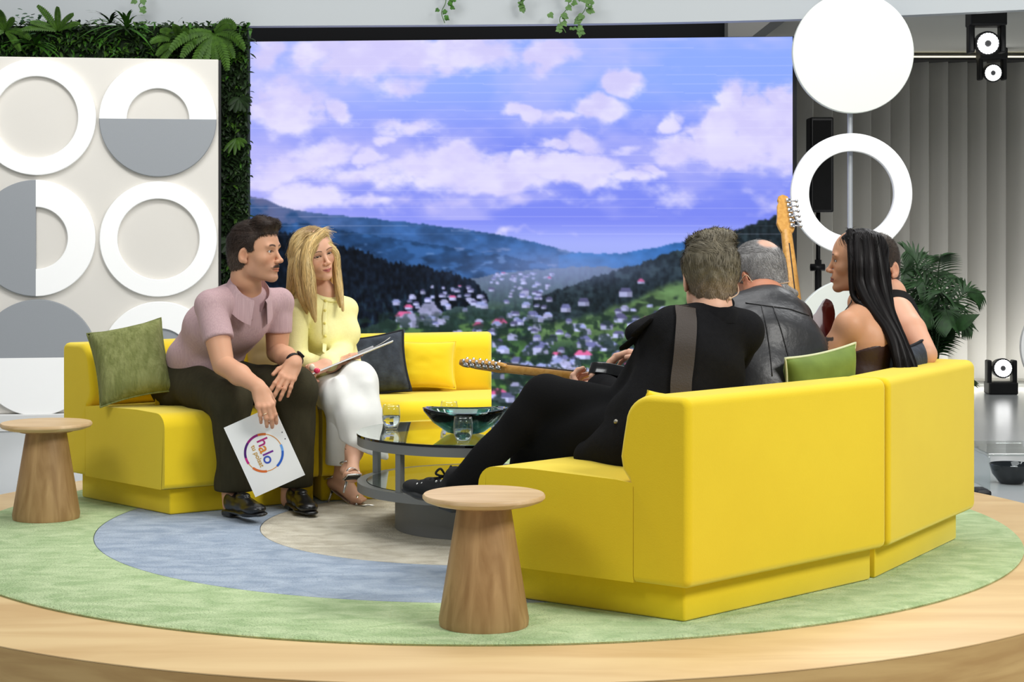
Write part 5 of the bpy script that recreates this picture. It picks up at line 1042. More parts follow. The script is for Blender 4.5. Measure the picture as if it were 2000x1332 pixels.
long_hair(gd, lin((214, 180, 112)), lin((236, 208, 148)), lady, wav=1.0, material=m_blond, capf=cap1, root_col=(Lc((0, .03, .13)), lin((140, 108, 70)), .05), strandw=.0010, scalp=(fr, sc))
# ---------------------------------------------------------------- guitarist
m_jack = mat('black_wool', (20, 20, 22), .92, var=.3, vscale=(60, 60, 60), rgb2=(28, 28, 30), bump=.3, bscale=(300, 300, 300), spec=.15, sheen=.06)
m_btr = mat('black_trousers', (15, 15, 16), .9, spec=.15, bump=.2, bscale=(300, 300, 300))
skg = lin((226, 178, 150)); hc = V3(.47, 5.76, .49); nb = P(1390, 619, 5.82); fw = unit(V3(-.42, .91, 0)); lat = V3(-fw[1], fw[0], 0)
Ls, Rs = nb+lat*.15-V3(0, 0, .045), nb-lat*.115-V3(0, 0, .05); Le, Lw = P(1222, 790, 5.90), P(1176, 766, 6.14); Re, Rw = P(1400, 740, 6.12), P(1278, 690, 6.24)
fr = Frame(P(1384, 540, 5.88), (-.16, .985, .02), roll=.04); sc = 1.04
hd = head_mesh(fr, [fr.w((0, -.035, -.05)), fr.w((0, -.045, -.09)), nb+V3(0, 0, .02), nb+V3(0, 0, -.05)], [.053, .055, .06, .07], skg, True, brow=lin((120, 104, 84)), scale=sc)
GT = P(900, 709, 6.42); GH = P(1158, 738, 6.26); gd_ = unit(GT-GH); gn = unit(V3(.30, .42, .86)-gd_*np.dot(V3(.30, .42, .86), gd_)); gw = np.cross(gd_, gn)   # along neck, soundboard side, across
hp = P(1140, 740, 6.125)
LF = Frame(Lw, (-.86, .40, .12), (-.1, -.55, -.82)); LH = hand_mesh(LF, Le, skg, True, curl=((.9, 1.0, .6), (.95, 1.05, .6), (1.0, 1.05, .6), (1.0, 1.0, .6)), spread=.09, er=.04, wr=.028, thumb=((.03, .025, -.008), (.046, .034, -.03), (.046, .03, -.058)))
RF = Frame(Rw, (-.85, .25, -.05), (.1, .2, .9)); RH = hand_mesh(RF, Re, skg, False, curl=((.3, .4, .2),)*4, er=.04, wr=.028)
K1, A1 = P(1066, 778, 6.02), P(905, 940, 6.0); K2, A2 = P(1045, 850, 6.12), V3(.02, 6.2, .1)
parts = [hd[:3], LH, RH]
gman = mesh_person('person', (hc[0], hc[1], .41), 'grey-blond guitarist in a black jacket seen from behind, legs crossed', parts, hd[3])
def waves(f): f.ell((.02, -.03, .12), (.06, .07, .03), .02); f.ell((0, .06, .105), (.05, .04, .03), .02)
short_hair(fr, sc, lin((86, 80, 66)), lin((148, 139, 116)), gman, thick=.004, side_low=-.005, nape=-.055, n=15000, length=.034, lift=.0025, seed=5, extra=waves, wavy=.0028, fade=lin((150, 132, 112)), back_vol=.014, rnd=.06)
lo, hi = fbox([hc, nb, Ls, Rs, Re, Le, Rw, Lw, P(1130, 910, 5.75)], .27); f = Field(lo, hi, .0066); up = nb-hc
torso(f, [hc+V3(0, 0, .01), hc+.3*up-fw*.02, hc+.64*up-fw*.025, hc+.86*up-fw*.01], [.135, .128, .125, .09], lat, Ls, Rs, nb-V3(0, 0, .015), flat=1.30, sh=.054, nk=.052, k=.035)
for s, e, w_, q in ((Ls, Le, Lw, .93), (Rs, Re, Rw, .85)): f.cone(s, e, .070, .068, .03); f.cone(e, e+q*(w_-e), .066, .060, .03); f.cone(e+(q-.14)*(w_-e), e+q*(w_-e), .064, .066, .01)
f.cone(hc+.35*up, P(1200, 876, 5.76), .125, .075, .08); f.cone(hc+.2*up-fw*.03, P(1250, 868, 5.66), .12, .085, .08); f.cone(P(1150, 892, 5.80), P(1235, 885, 5.68), .05, .06, .08)          # jacket tails spread on the seat
f.cone(P(1240, 652, 5.86), P(1285, 628, 5.92), .03, .03, .03)
f.warp(folds(.008, 24, 22, 26, 3.0)); f.ell(nb+V3(0, .02, .06), (.066, .07, .05), .008, cut=True)
V, Q = f.mesh(); jk = obj('jacket', V, Q, m_jack, gman); jb = bvh_of(V, Q)
collar(nb+V3(.0, .0, -.012), fw, lat, m_jack, gman, w_=.062, r=.074, rise=.05, gap=.6, tilt=(0, -.05, 1), th=.006)
for q in ((1238, 664), (1262, 640)):
    c = hit(jb, *q, .006)
    if c is not None: V, Fc = frame_box(c, (-.6, .2, -.5), (.4, .8, 0), (-.3, -.5, .8), (.045, .03, .008), .006); obj('epaulette', V, Fc, m_jack, jk)
lo, hi = fbox([Lw, Le], .06); f = Field(lo, hi, .004); f.cone(Lw+(Le-Lw)*.10, Lw+(Le-Lw)*.22, .036, .038, .005); V, Q = f.mesh(); obj('shirt_cuff', V, Q, mat('shirt_white', (236, 234, 226), .8), gman)
c = hit(jb, 1204, 824, .002)
if c is not None: V, Fc = sphere(c, .008, 12, 8); obj('button', V, Fc, mat('button_steel', (150, 146, 134), .3, metal=.7), jk)
lo, hi = fbox([hc, K1, K2, A1, A2], .14); f = Field(lo, hi, .0068); Lh_, Rh_ = hc+lat*.08, hc-lat*.08
f.cone(Lh_, Rh_, .11, .11, .04); f.cone(Rh_, K1, .10, .078, .03); f.cone(Lh_, K2, .105, .085, .03); f.cone(K1, A1-(K1-A1)*.05, .072, .044, .03); f.cone(K2, A2, .075, .055, .03); f.warp(folds(.005, 26, 22, 24, .8))
V, Q = f.mesh(); obj('trousers', V, Q, m_btr, gman)
m_cnv = mat('black_canvas', (24, 24, 25), .9, bump=.3, bscale=(400, 400, 400)); m_rub = mat('black_rubber', (44, 45, 46), .6)
hl = P(893, 996, 6.02); tp = P(789, 962, 6.22); fs, ss, so_ = shoe('sneaker', hl, tp, (-.25, .35, 1), m_cnv, gman, m_rub, sneaker=True, length=.275)
m_eye_ = mat('eyelet', (220, 220, 216), .3, metal=.6)
for i in range(6): V, Fc = sphere(fs.w((-.026+.002*i, (.19-.022*i)*ss, .05+.0065*i)), .0045, 10, 8); obj('eyelet', V, Fc, m_eye_, so_)
lace = [fs.w(((-.02 if i % 2 else .02), (.19-.011*i)*ss, .058+.004*i)) for i in range(11)]; V, Fc = tube(spline(lace, 44), .0032, 6); obj('laces', V, Fc, m_cnv, so_)
V, Fc = tube(spline([fs.w((0, .08*ss, .1)), fs.w((-.03, .075*ss, .125)), fs.w((-.035, .09*ss, .105)), fs.w((0, .08*ss, .1)), fs.w((.03, .09*ss, .13))], 26), .004, 6); obj('lace_bow', V, Fc, m_cnv, so_)
shoe('sneaker', V3(.05, 6.17, .0105), V3(-.12, 6.36, .0105), (0, 0, 1), m_cnv, gman, m_rub, sneaker=True, length=.275)
m_mic = mat('headset_beige', (206, 172, 140), .45)
V, Fc = tube(spline([fr.w(np.array(q)*sc) for q in ((.088, .0, -.015), (.08, -.05, -.05), (.045, -.1, -.062), (.03, -.105, -.066), (.03, -.1, -.09), (.05, -.09, -.13))], 26), .0022, 6); obj('headset', V, Fc, m_mic, gman); V, Fc = sphere(fr.w(np.array((.036, -.106, -.064))*sc), .006, 10, 8); obj('headset_clip', V, Fc, m_mic, gman)
# ---- his guitar
m_map = wood('maple_neck', (214, 162, 84), (196, 140, 62), (60, 60, 60), .02, .3); m_chr = mat('chrome', (214, 214, 216), .12, metal=1.0); m_frb = mat('rosewood', (38, 24, 18), .5); m_crw = mat('cream_lacquer', (232, 226, 208), .2, coat=.4)
def guitar(name, top, d, n, label, m_body, total=.98):
    """electric guitar; top = tip of the headstock, d = from body to headstock, n = soundboard normal"""
    d = unit(d); n = unit(np.asarray(n)-d*np.dot(n, d)); w_ = np.cross(d, n); A = lambda x, y, z: top+w_*x-d*y+n*z     # x across, y down from the tip, z out of the front
    t = thing(name, top-d*total, label, 'guitar', 'electric guitars')
    hs = [(-.018, .0), (.0, -.006), (.017, .004), (.022, .02), (.018, .032), (.026, .05), (.03, .10), (.036, .135), (.03, .158), (.021, .18), (-.021, .18), (-.030, .165), (-.036, .12), (-.031, .06), (-.028, .02)]
    n_ = len(hs); V = [A(x, y, -.007) for x, y in hs]+[A(x, y, .007) for x, y in hs]; Fc = [list(range(n_)), list(range(n_, 2*n_))[::-1]]+[[i, (i+1) % n_, n_+(i+1) % n_, n_+i] for i in range(n_)]; obj('headstock', *bevel(V, Fc, .002, 1), m_map, t, sharp=40)
    ys = np.linspace(.172, .60, 14); S = []
    for y in ys: wdt = .021+.007*(y-.172)/.43; S.append([A(wdt*math.cos(a), y, .004-.021*math.sin(a)) for a in np.linspace(0, pi, 10)])
    V = np.array(S).reshape(-1, 3); Fc = [[i*10+k, i*10+(k+1) % 10, (i+1)*10+(k+1) % 10, (i+1)*10+k] for i in range(len(ys)-1) for k in range(10)]+[list(range(10)), [(len(ys)-1)*10+k for k in range(10)]]; obj('neck', *clean(V, Fc), m_map, t, sharp=50)
    V = [A(s*(.021+.007*q), .175+.44*q, z) for z in (.0042, .0105) for q, s in ((0, -1), (0, 1), (1, 1), (1, -1))]; Fc = [[0, 1, 2, 3], [7, 6, 5, 4]]+[[i, (i+1) % 4, 4+(i+1) % 4, 4+i] for i in range(4)]; fb = obj('fretboard', *bevel(V, Fc, .001, 1), m_frb, t, False)
    for k in range(1, 17):
        y = .18+.648*(1-2**(-k/12)); V, Fc = frame_box(A(0, y, .011), w_, d, n, (.0215+.0065*(y-.18)/.43, .0012, .0008)); obj('fret', V, Fc, m_chr, fb, False)
    for k in range(6):
        y = .028+.0245*k; x = -.024-.002*k*.5; V, Fc = tube([A(x+.002, y, -.012), A(x+.002, y, .014)], .0045, 10); pg = obj('tuner_post', V, Fc, m_chr, t); V, Fc = frame_box(A(x+.006, y, -.0125), w_, d, n, (.009, .009, .005), .003); obj('tuner_case', V, Fc, m_chr, pg); V, Fc = tube([A(x, y, -.012), A(x-.02, y, -.012)], .0028, 8); obj('tuner_shaft', V, Fc, m_chr, pg); V, Fc = sphere(A(x-.026, y, -.012), (.006, .0075, .007), 12, 8); obj('tuner_knob', V, Fc, m_chr, pg)
    V = []; Fc = []
    for i, y in enumerate(np.linspace(.24, .58, 8)): V += [A(-.0022, y, -.0166), A(.0022, y, -.0166), A(.0022, y, -.0176), A(-.0022, y, -.0176)]
    Fc = [[i*4+k, i*4+(k+1) % 4, (i+1)*4+(k+1) % 4, (i+1)*4+k] for i in range(7) for k in range(4)]+[[0, 1, 2, 3], [31, 30, 29, 28]]; obj('back_stripe', V, Fc, m_frb, t, False)
    for k in range(6): x = (k-2.5)*.0068; V, Fc = tube([A(x*.9, .17, .014), A(x*1.4, .83, .02)], .0006, 4); obj('string', V, Fc, m_chr, t)
    bd = [(.0, .60), (.05, .585), (.085, .55), (.115, .535), (.13, .56), (.125, .62), (.118, .69), (.135, .77), (.155, .85), (.14, .93), (.08, .975), (0, .985), (-.08, .975), (-.14, .94), (-.16, .87), (-.14, .78), (-.118, .70), (-.122, .63), (-.135, .575), (-.13, .52), (-.105, .505), (-.08, .54), (-.05, .585)]
    bs = spline([(x, y, 0) for x, y in bd+bd[:1]], 70)[:-1]; n_ = len(bs); V = [A(x, y, -.038) for x, y, _ in bs]+[A(x, y, .004) for x, y, _ in bs]; Fc = [list(range(n_)), list(range(n_, 2*n_))[::-1]]+[[i, (i+1) % n_, n_+(i+1) % n_, n_+i] for i in range(n_)]; obj('body', *bevel(V, Fc, .006, 2), m_body, t, sharp=40)
    for y in (.66, .73, .80): V, Fc = frame_box(A(0, y, .008), w_, d, n, (.036, .009, .005), .003); obj('pickup', V, Fc, m_crw, t)
    V, Fc = frame_box(A(0, .845, .009), w_, d, n, (.036, .012, .006), .002); obj('bridge', V, Fc, m_chr, t)
    return t
guitar('electric_guitar', GT, gd_, gn, 'electric guitar with maple neck held level by the guitarist', mat('black_lacquer', (12, 12, 13), .2, coat=.4))
# strap over his back
m_strp = mat('strap_leather', (62, 54, 48), .55, bump=.2, bscale=(200, 200, 200))
sp = [hit(jb, x, y, .006) for x, y in ((1338, 606), (1340, 625), (1340, 650), (1338, 680), (1335, 710), (1331, 740), (1330, 765), (1331, 790))]; sp = [q for q in sp if q is not None]
st0 = nb+lat*.085+fw*.05+V3(0, 0, .028)
pts = spline([nb+lat*.10+fw*.11-V3(0, 0, .03), st0]+sp, 30); nrm = []
S = []
for i, p in enumerate(pts):
    l = jb.find_nearest(tuple(p)); nn = unit(np.array(p)-np.array(l[0])) if l[3] > 1e-4 else np.array(l[1]); tg = unit(pts[min(i+1, 29)]-pts[max(i-1, 0)]); sd = unit(np.cross(tg, nn)); p = np.array(l[0])+nn*.007; S += [p-sd*.033-nn*.0, p+sd*.033-nn*.0, p+sd*.033-nn*.004, p-sd*.033-nn*.004]
Fc = [[i*4+k, i*4+(k+1) % 4, (i+1)*4+(k+1) % 4, (i+1)*4+k] for i in range(29) for k in range(4)]+[[0, 1, 2, 3], [116, 117, 118, 119]]
tag(obj('guitar_strap', S, Fc, m_strp, sharp=50), 'wide dark brown leather strap running down the back of the guitarist', 'guitar strap')
# ---------------------------------------------------------------- man in the leather vest
skl = lin((206, 140, 110)); hc = V3(.86, 6.12, .49); nb = P(1494, 588, 6.36); fw = unit(V3(-.60, .80, 0)); lat = V3(-fw[1], fw[0], 0)
Ls, Rs = nb+lat*.165-V3(0, 0, .05), nb-lat*.14-V3(0, 0, .065); Le, Lw = Ls+V3(-.05, .06, -.26), Ls+V3(-.2, .22, -.3); Re, Rw = Rs+V3(.02, .08, -.26), Rs+V3(-.2, .15, -.32)
fr = Frame(P(1481, 538, 6.43), (-.60, .79, -.10), roll=.05); sc = 1.0
hd = head_mesh(fr, [fr.w((0, -.03, -.05)), fr.w((0, -.045, -.09)), nb+V3(0, 0, .02), nb+V3(0, 0, -.05)], [.056, .06, .064, .07], skl, True, brow=lin((90, 86, 84)), stubble=lin((150, 130, 120)), scale=sc)
LHm = hand_mesh(Frame(Lw, (-.6, .7, -.2), (0, 0, 1)), Le, skl, True, er=.042, wr=.028); RHm = hand_mesh(Frame(Rw, (-.7, .6, -.2), (0, 0, 1)), Re, skl, False, er=.042, wr=.028)
lman = mesh_person('person', (hc[0], hc[1], .41), 'grey-haired man in a black leather vest seen from behind', [hd[:3], LHm, RHm], hd[3])
def tail(f): f.cone((.012, -.10, -.055), (.055, -.115, -.075), .018, .012, .015)
short_hair(fr, sc, lin((104, 102, 102)), lin((176, 174, 172)), lman, thick=.006, side_low=-.02, nape=-.085, n=11000, length=.022, lift=.002, seed=8, rnd=.1, bald=((.0, -.06, .108), (.036, .036, .03)), skin=lin((214, 164, 138)), extra=tail)
lo, hi = fbox([hc, nb, Ls, Rs, Re, Le, Rw, Lw], .16); f = Field(lo, hi, .008); up = nb-hc
torso(f, [hc, hc+.32*up-fw*.03, hc+.64*up-fw*.045, hc+.86*up-fw*.03], [.128, .125, .125, .09], lat, Ls, Rs, nb-V3(0, 0, .02), flat=1.42, sh=.056, nk=.055, k=.035)
for s, e, w_ in ((Ls, Le, Lw), (Rs, Re, Rw)): f.cone(s, e, .052, .05, .03); f.cone(e, e+.92*(w_-e), .05, .042, .03)
f.ell(nb+V3(0, .02, .06), (.062, .062, .05), .008, cut=True); V, Q = f.mesh(); obj('shirt', V, Q, m_btr, lman)
m_vest = mat('vest_leather', (52, 53, 56), .42, var=.6, vscale=(7, 7, 7), rgb2=(38, 38, 40), bump=.35, bscale=(26, 26, 26), spec=.5)
f = Field(lo, hi, .0066); torso(f, [hc+V3(0, 0, .02), hc+.32*up-fw*.03, hc+.64*up-fw*.045, hc+.86*up-fw*.03], [.128, .125, .125, .09], lat, Ls-lat*.03, Rs+lat*.012, nb-V3(0, 0, .02), flat=1.42, sh=.058, nk=.055, k=.035, infl=.009)
f.warp(folds(.006, 18, 22, 26, 1.7)); f.ell(nb+V3(0, .02, .06), (.066, .066, .05), .008, cut=True)
V, Q = f.mesh(); vs = obj('leather_vest', V, Q, m_vest, lman); vb = bvh_of(V, Q)
m_seam = mat('seam_dark', (24, 24, 25), .5)
for ln in ([(1456, 592), (1490, 597), (1540, 603), (1580, 617)], [(1487, 598), (1497, 640), (1504, 690), (1508, 735)], [(1510, 600), (1527, 650), (1540, 700), (1546, 735)]):
    q = [hit(vb, x, y, .0015) for x, y in zip(np.interp(np.linspace(0, 1, 14), np.linspace(0, 1, len(ln)), [a for a, _ in ln]), np.interp(np.linspace(0, 1, 14), np.linspace(0, 1, len(ln)), [b for _, b in ln]))]; q = [a for a in q if a is not None and a[1] < 6.8]
    if len(q) > 3: V, Fc = tube(q, .0018, 5); obj('seam', V, Fc, m_seam, vs)
collar(nb+V3(0, 0, -.01), fw, lat, m_vest, lman, w_=.03, r=.074, rise=.034, gap=.7, th=.005)
V, Fc = tube(spline([fr.w(np.array(q)*sc) for q in ((-.086, .01, -.02), (-.088, -.03, .005), (-.075, -.055, -.03), (-.04, -.1, -.036), (.02, -.115, -.036), (.07, -.08, -.03), (.095, -.05, -.03))], 30), .002, 6); obj('headset', V, Fc, m_mic, lman)
legs_simple(lman, hc+lat*.08, hc-lat*.08, hc+lat*.12+fw*.42+V3(0, 0, .0), hc-lat*.14+fw*.42, hc+lat*.1+fw*.42-V3(0, 0, .39), hc-lat*.14+fw*.42-V3(0, 0, .39), m_btr)
for s in (.1, -.14): b = hc+lat*s+fw*.38; shoe('boot', V3(b[0], b[1], .0105), V3(b[0], b[1], .0105)+fw*.28, (0, 0, 1), m_blkl, lman)
# ---- red guitar standing up behind him
m_red = mat('dark_red_lacquer', (70, 16, 14), .15, coat=.5)
tp = P(1528, 384, 7.0); dg = unit(V3(.0, .62, .785)); guitar('electric_guitar', tp, dg, (-.1, .8, -.6), 'electric guitar with dark red body and pale neck standing upright', m_red)
# ---------------------------------------------------------------- woman with long black hair
skd = lin((204, 152, 118)); hc = V3(1.25, 6.47, .47); nb = P(1690, 603, 6.52); fw = unit(V3(-.82, .57, 0)); lat = V3(-fw[1], fw[0], 0)
Ls, Rs = nb+lat*.135-V3(0, 0, .055), nb-lat*.14-V3(0, 0, .05); Le, Lw = P(1597, 712, 6.42), P(1540, 745, 6.65); Re, Rw = Rs+V3(-.06, .1, -.24), Rs+V3(-.25, .12, -.28)
fr = Frame(P(1675, 511, 6.6), (-.975, .20, .03)); sc = .96
hd = head_mesh(fr, [fr.w((0, -.03, -.06)), fr.w((0, -.045, -.1)), nb+V3(-.01, .01, .02), nb+V3(0, 0, -.05)], [.042, .043, .047, .06], skd, False, brow=lin((26, 20, 18)), lips=lin((168, 92, 86)), jaw=.92, scale=sc, lid=.35, mouth_open=.002, shad=lin((120, 84, 70)))
LHm = hand_mesh(Frame(Lw, (-.7, .6, -.2), (0, 0, 1)), Le, skd, True, er=.036, wr=.022, scale=.9); RHm = hand_mesh(Frame(Rw, (-.7, .6, -.2), (0, 0, 1)), Re, skd, False, er=.036, wr=.022, scale=.9)
lo, hi = fbox([hc, nb, Ls, Rs, Le, Re], .13); f = Field(lo, hi, .0045); up = nb-hc
sp = [hc+V3(0, 0, .02), hc+.36*up-fw*.005, hc+.66*up-fw*.02, hc+.86*up-fw*.015]; rd = [.112, .088, .092, .066]
torso(f, sp, rd, lat, Ls, Rs, nb-V3(0, 0, .012), flat=1.3, sh=.043, nk=.036, k=.03)
for s, e in ((Ls, Le), (Rs, Re)): f.cone(s, e, .043, .036, .02)
f.cone(hc+.3*up-fw*.1, hc+.84*up-fw*.095, .008, .006, .03, cut=True)                                   # line of the spine
for s in (-1, 1): f.ell(hc+.72*up-fw*.065+lat*s*.07, (.045, .035, .06), .03)
V, Q = f.mesh(); C = np.tile(skd, (len(V), 1)); bb = bvh_of(V, Q); tq = hit(bb, 1611, 664)
if tq is not None:
    d = V-tq; u_ = d@unit(V3(.7, .1, -.3)); v_ = d@V3(0, 0, 1); a = ((np.abs(v_-.35*u_) < .007) & (np.abs(u_) < .026)) | ((np.abs(u_+.3*v_) < .006) & (np.abs(v_) < .03)); C[a & (np.linalg.norm(d, axis=1) < .036)] = lin((74, 66, 62))
dwom = mesh_person('person', (hc[0], hc[1], .41), 'woman with very long black hair and a strapless dark brown top', [hd[:3], (V, Q, C), LHm, RHm], hd[3], (.04, .025, .02))
m_brn = mat('brown_leather', (52, 32, 28), .45, bump=.2, bscale=(30, 30, 30)); f = Field(lo, hi, .0042)
torso(f, sp, rd, lat, Ls, Rs, nb-V3(0, 0, .012), flat=1.3, sh=.043, nk=.036, k=.03, infl=.007); f.plane_cut(P(1690, 684, 6.45), unit(V3(0, 0, 1)+fw*.35), .003); V, Q = f.mesh(); obj('strapless_top', V, Q, m_brn, dwom)
V, Fc = tube(spline([fr.w(np.array((-.055, .02, -.11))*sc), P(1663, 588, 6.50), P(1657, 598, 6.49), P(1650, 607, 6.47)], 12), .0022, 6); obj('halter_cord', V, Fc, m_blk, dwom)
ec = fr.w(np.array((-.082, -.008, -.075))*sc); V, Fc = tube([ec+.03*(math.cos(a)*fr.R[:, 1]+math.sin(a)*V3(0, 0, 1)) for a in np.linspace(0, 2*pi, 36)], .0016, 6, False); tag(obj('hoop_earring', V, Fc, mat('gold', (226, 186, 110), .2, metal=1.0)), 'thin gold hoop earring of the black-haired woman', 'earring')
m_bhair = mat('hair_black', (20, 18, 18), .45, spec=.22, attr='Col')
def cap2(f):
    for c, r in (((0, -.016, .036), (.082, .104, .092)), ((0, -.045, -.03), (.076, .068, .085))): f.ell(fr.w(np.array(c)*sc), np.array(r)*sc, .02, fr.R.T)
    f.rbox(fr.w(np.array((.0, .118, -.05))*sc), np.array((.12, .095, .128))*sc, .03*sc, .008, fr.R.T, cut=True)
Lc = lambda p: fr.w(np.array(p)*sc); gd = []
for a, g, r in (((-.03, .03, .115), [(1664, 505, 6.51), (1664, 545, 6.50), (1668, 580, 6.49), (1690, 600, 6.44)], [.014, .014, .012, .01, .006]), ((-.05, .0, .1), [(1678, 510, 6.50), (1680, 550, 6.49), (1696, 590, 6.45), (1738, 650, 6.39), (1752, 700, 6.35), (1758, 738, 6.33)], [.02, .024, .024, .02, .02, .018, .012]), ((-.05, -.03, .1), [(1696, 510, 6.50), (1700, 560, 6.48), (1722, 610, 6.43), (1750, 660, 6.39), (1766, 705, 6.36), (1775, 742, 6.34)], [.022, .028, .028, .026, .022, .02, .014]), ((-.04, -.06, .09), [(1714, 515, 6.53), (1722, 560, 6.51), (1735, 610, 6.46), (1758, 660, 6.42), (1778, 705, 6.38), (1790, 735, 6.36)], [.022, .028, .026, .024, .02, .018, .012]), ((0, -.07, .09), [(1722, 520, 6.60), (1728, 570, 6.56), (1738, 620, 6.50), (1760, 670, 6.45), (1782, 712, 6.41), (1796, 736, 6.39)], [.022, .028, .026, .022, .016, .014, .008]), ((.04, -.06, .08), [(1716, 530, 6.66), (1722, 570, 6.63), (1734, 620, 6.56), (1752, 660, 6.5)], [.02, .025, .02, .015, .008])):
    gd.append(([Lc(a)]+[P(*q) for q in g], r))
long_hair(gd, lin((16, 14, 15)), lin((30, 26, 26)), dwom, wav=0.0, material=m_bhair, capf=cap2, n=2800, strandw=.0010, scalp=(fr, sc))
legs_simple(dwom, hc+lat*.08, hc-lat*.08, hc+lat*.08+fw*.41, hc-lat*.1+fw*.41, hc+lat*.08+fw*.40-V3(0, 0, .39), hc-lat*.1+fw*.40-V3(0, 0, .39), mat('dark_brown_trousers', (46, 32, 28), .7), r=(.08, .065, .05, .05))
for s in (.08, -.1): b = hc+lat*s+fw*.36; shoe('boot', V3(b[0], b[1], .0105), V3(b[0], b[1], .0105)+fw*.25, (0, 0, 1), m_blkl, dwom)
# ---------------------------------------------------------------- man half hidden behind her
skf = lin((226, 172, 142)); hc = V3(1.40, 6.86, .49); nb = P(1738, 585, 6.98); fw = unit(V3(-.98, .18, 0)); lat = V3(-fw[1], fw[0], 0)
Ls, Rs = P(1754, 612, 6.81), nb-lat*.17-V3(0, 0, .05); Le, Lw = P(1806, 692, 6.60), V3(1.27, 6.68, .60); Re, Rw = Rs+V3(-.05, .05, -.26), Rs+V3(-.26, 0, -.3)
fr = Frame(P(1709, 520, 6.98), (-.64, -.77, .0)); sc = 1.02
hd = head_mesh(fr, [fr.w((0, -.03, -.05)), fr.w((0, -.045, -.09)), nb+V3(0, 0, .02), nb+V3(0, 0, -.05)], [.052, .054, .058, .068], skf, True, brow=lin((50, 38, 30)), scale=sc, stubble=lin((150, 116, 98)))
LHm = hand_mesh(Frame(Lw, (-.9, .1, -.2), (0, 0, 1)), Le, skf, True, er=.046, wr=.029); RHm = hand_mesh(Frame(Rw, (-.9, 0, -.2), (0, 0, 1)), Re, skf, False, er=.044, wr=.029)
fman = mesh_person('person', (hc[0], hc[1], .41), 'man with cropped hair in a black tank top, elbow on the sofa back', [hd[:3], LHm, RHm, uparm(Le, Ls, .046, .062, skf), uparm(Re, Rs, .046, .062, skf)], hd[3])
short_hair(fr, sc, lin((40, 33, 28)), lin((70, 58, 48)), fman, thick=.006, side_low=.0, nape=-.07, n=3500, length=.014, lift=.003, face=.15, seed=14, fade=lin((84, 68, 58)))
lo, hi = fbox([hc, nb, Ls, Rs], .16); f = Field(lo, hi, .008); up = nb-hc
torso(f, [hc, hc+.34*up-fw*.01, hc+.66*up-fw*.02, hc+.86*up-fw*.015], [.12, .115, .118, .085], lat, Ls-lat*.035, Rs+lat*.03, nb-V3(0, 0, .02), flat=1.36, sh=.05, nk=.05, k=.035); f.ell(nb+V3(0, .0, .06), (.06, .06, .05), .008, cut=True); V, Q = f.mesh(); obj('tank_top', V, Q, m_btr, fman)
legs_simple(fman, hc+lat*.08, hc-lat*.08, hc+lat*.1+fw*.43, hc-lat*.12+fw*.43, hc+lat*.1+fw*.42-V3(0, 0, .39), hc-lat*.12+fw*.42-V3(0, 0, .39), m_btr)
for s in (.1, -.12): b = hc+lat*s+fw*.38; shoe('boot', V3(b[0], b[1], .0105), V3(b[0], b[1], .0105)+fw*.28, (0, 0, 1), m_blkl, fman)
# ================================================================ things in the hands
def quad_frame(c4, th):
    """frame of a flat card from its four corners"""
    c4 = [np.asarray(q, float) for q in c4]; o = sum(c4)/4; ex = unit(c4[1]-c4[0]); ey = unit(c4[3]-c4[0]); ey = unit(ey-ex*np.dot(ex, ey)); return o, ex, ey, np.cross(ex, ey)
YC = 7.06
o, ex, ey, en = quad_frame([P(439, 836, YC), P(537, 792, YC), P(593, 928, YC+.01), P(497, 970, YC+.01)], .003)      # ex along the short top edge, ey down the long side
if en[1] > 0: en = -en
t = thing('show_card', o-ey*0-V3(0, 0, .15), 'white card with a ringed colourful logo held by the moustached host', 'card')
m_crd = mat('card_white', (246, 246, 244), .5); V, Fc = frame_box(o, ex, ey, en, (.106, .149, .0015)); obj('sheet', V, Fc, m_crd, t, False)
# print: lettering runs along the long side, reading downward
ux, uy = ey, -ex                                                     # text baseline direction and text up direction
if np.dot(np.cross(ux, uy), en) < 0: uy = -uy
lc = o+ey*.004-ex*.004                                               # centre of the ring
ink = lambda n_, c: mat('print_'+n_, c, .5)
def flatarc(r0, r1, a0, a1, m_, z=.0019, n=20, nm='logo_arc'):
    A = np.radians(np.linspace(a0, a1, n)); V = [lc+(ux*math.cos(a)+uy*math.sin(a))*r+en*(z+dz) for dz in (0, .0003) for a in A for r in (r0, r1)]; N = 2*n
    Fc = [[2*i, 2*i+1, 2*i+3, 2*i+2] for i in range(n-1)]+[[N+2*i, N+2*i+2, N+2*i+3, N+2*i+1] for i in range(n-1)]; obj(nm, V, Fc, m_, t, False)
R0 = .073
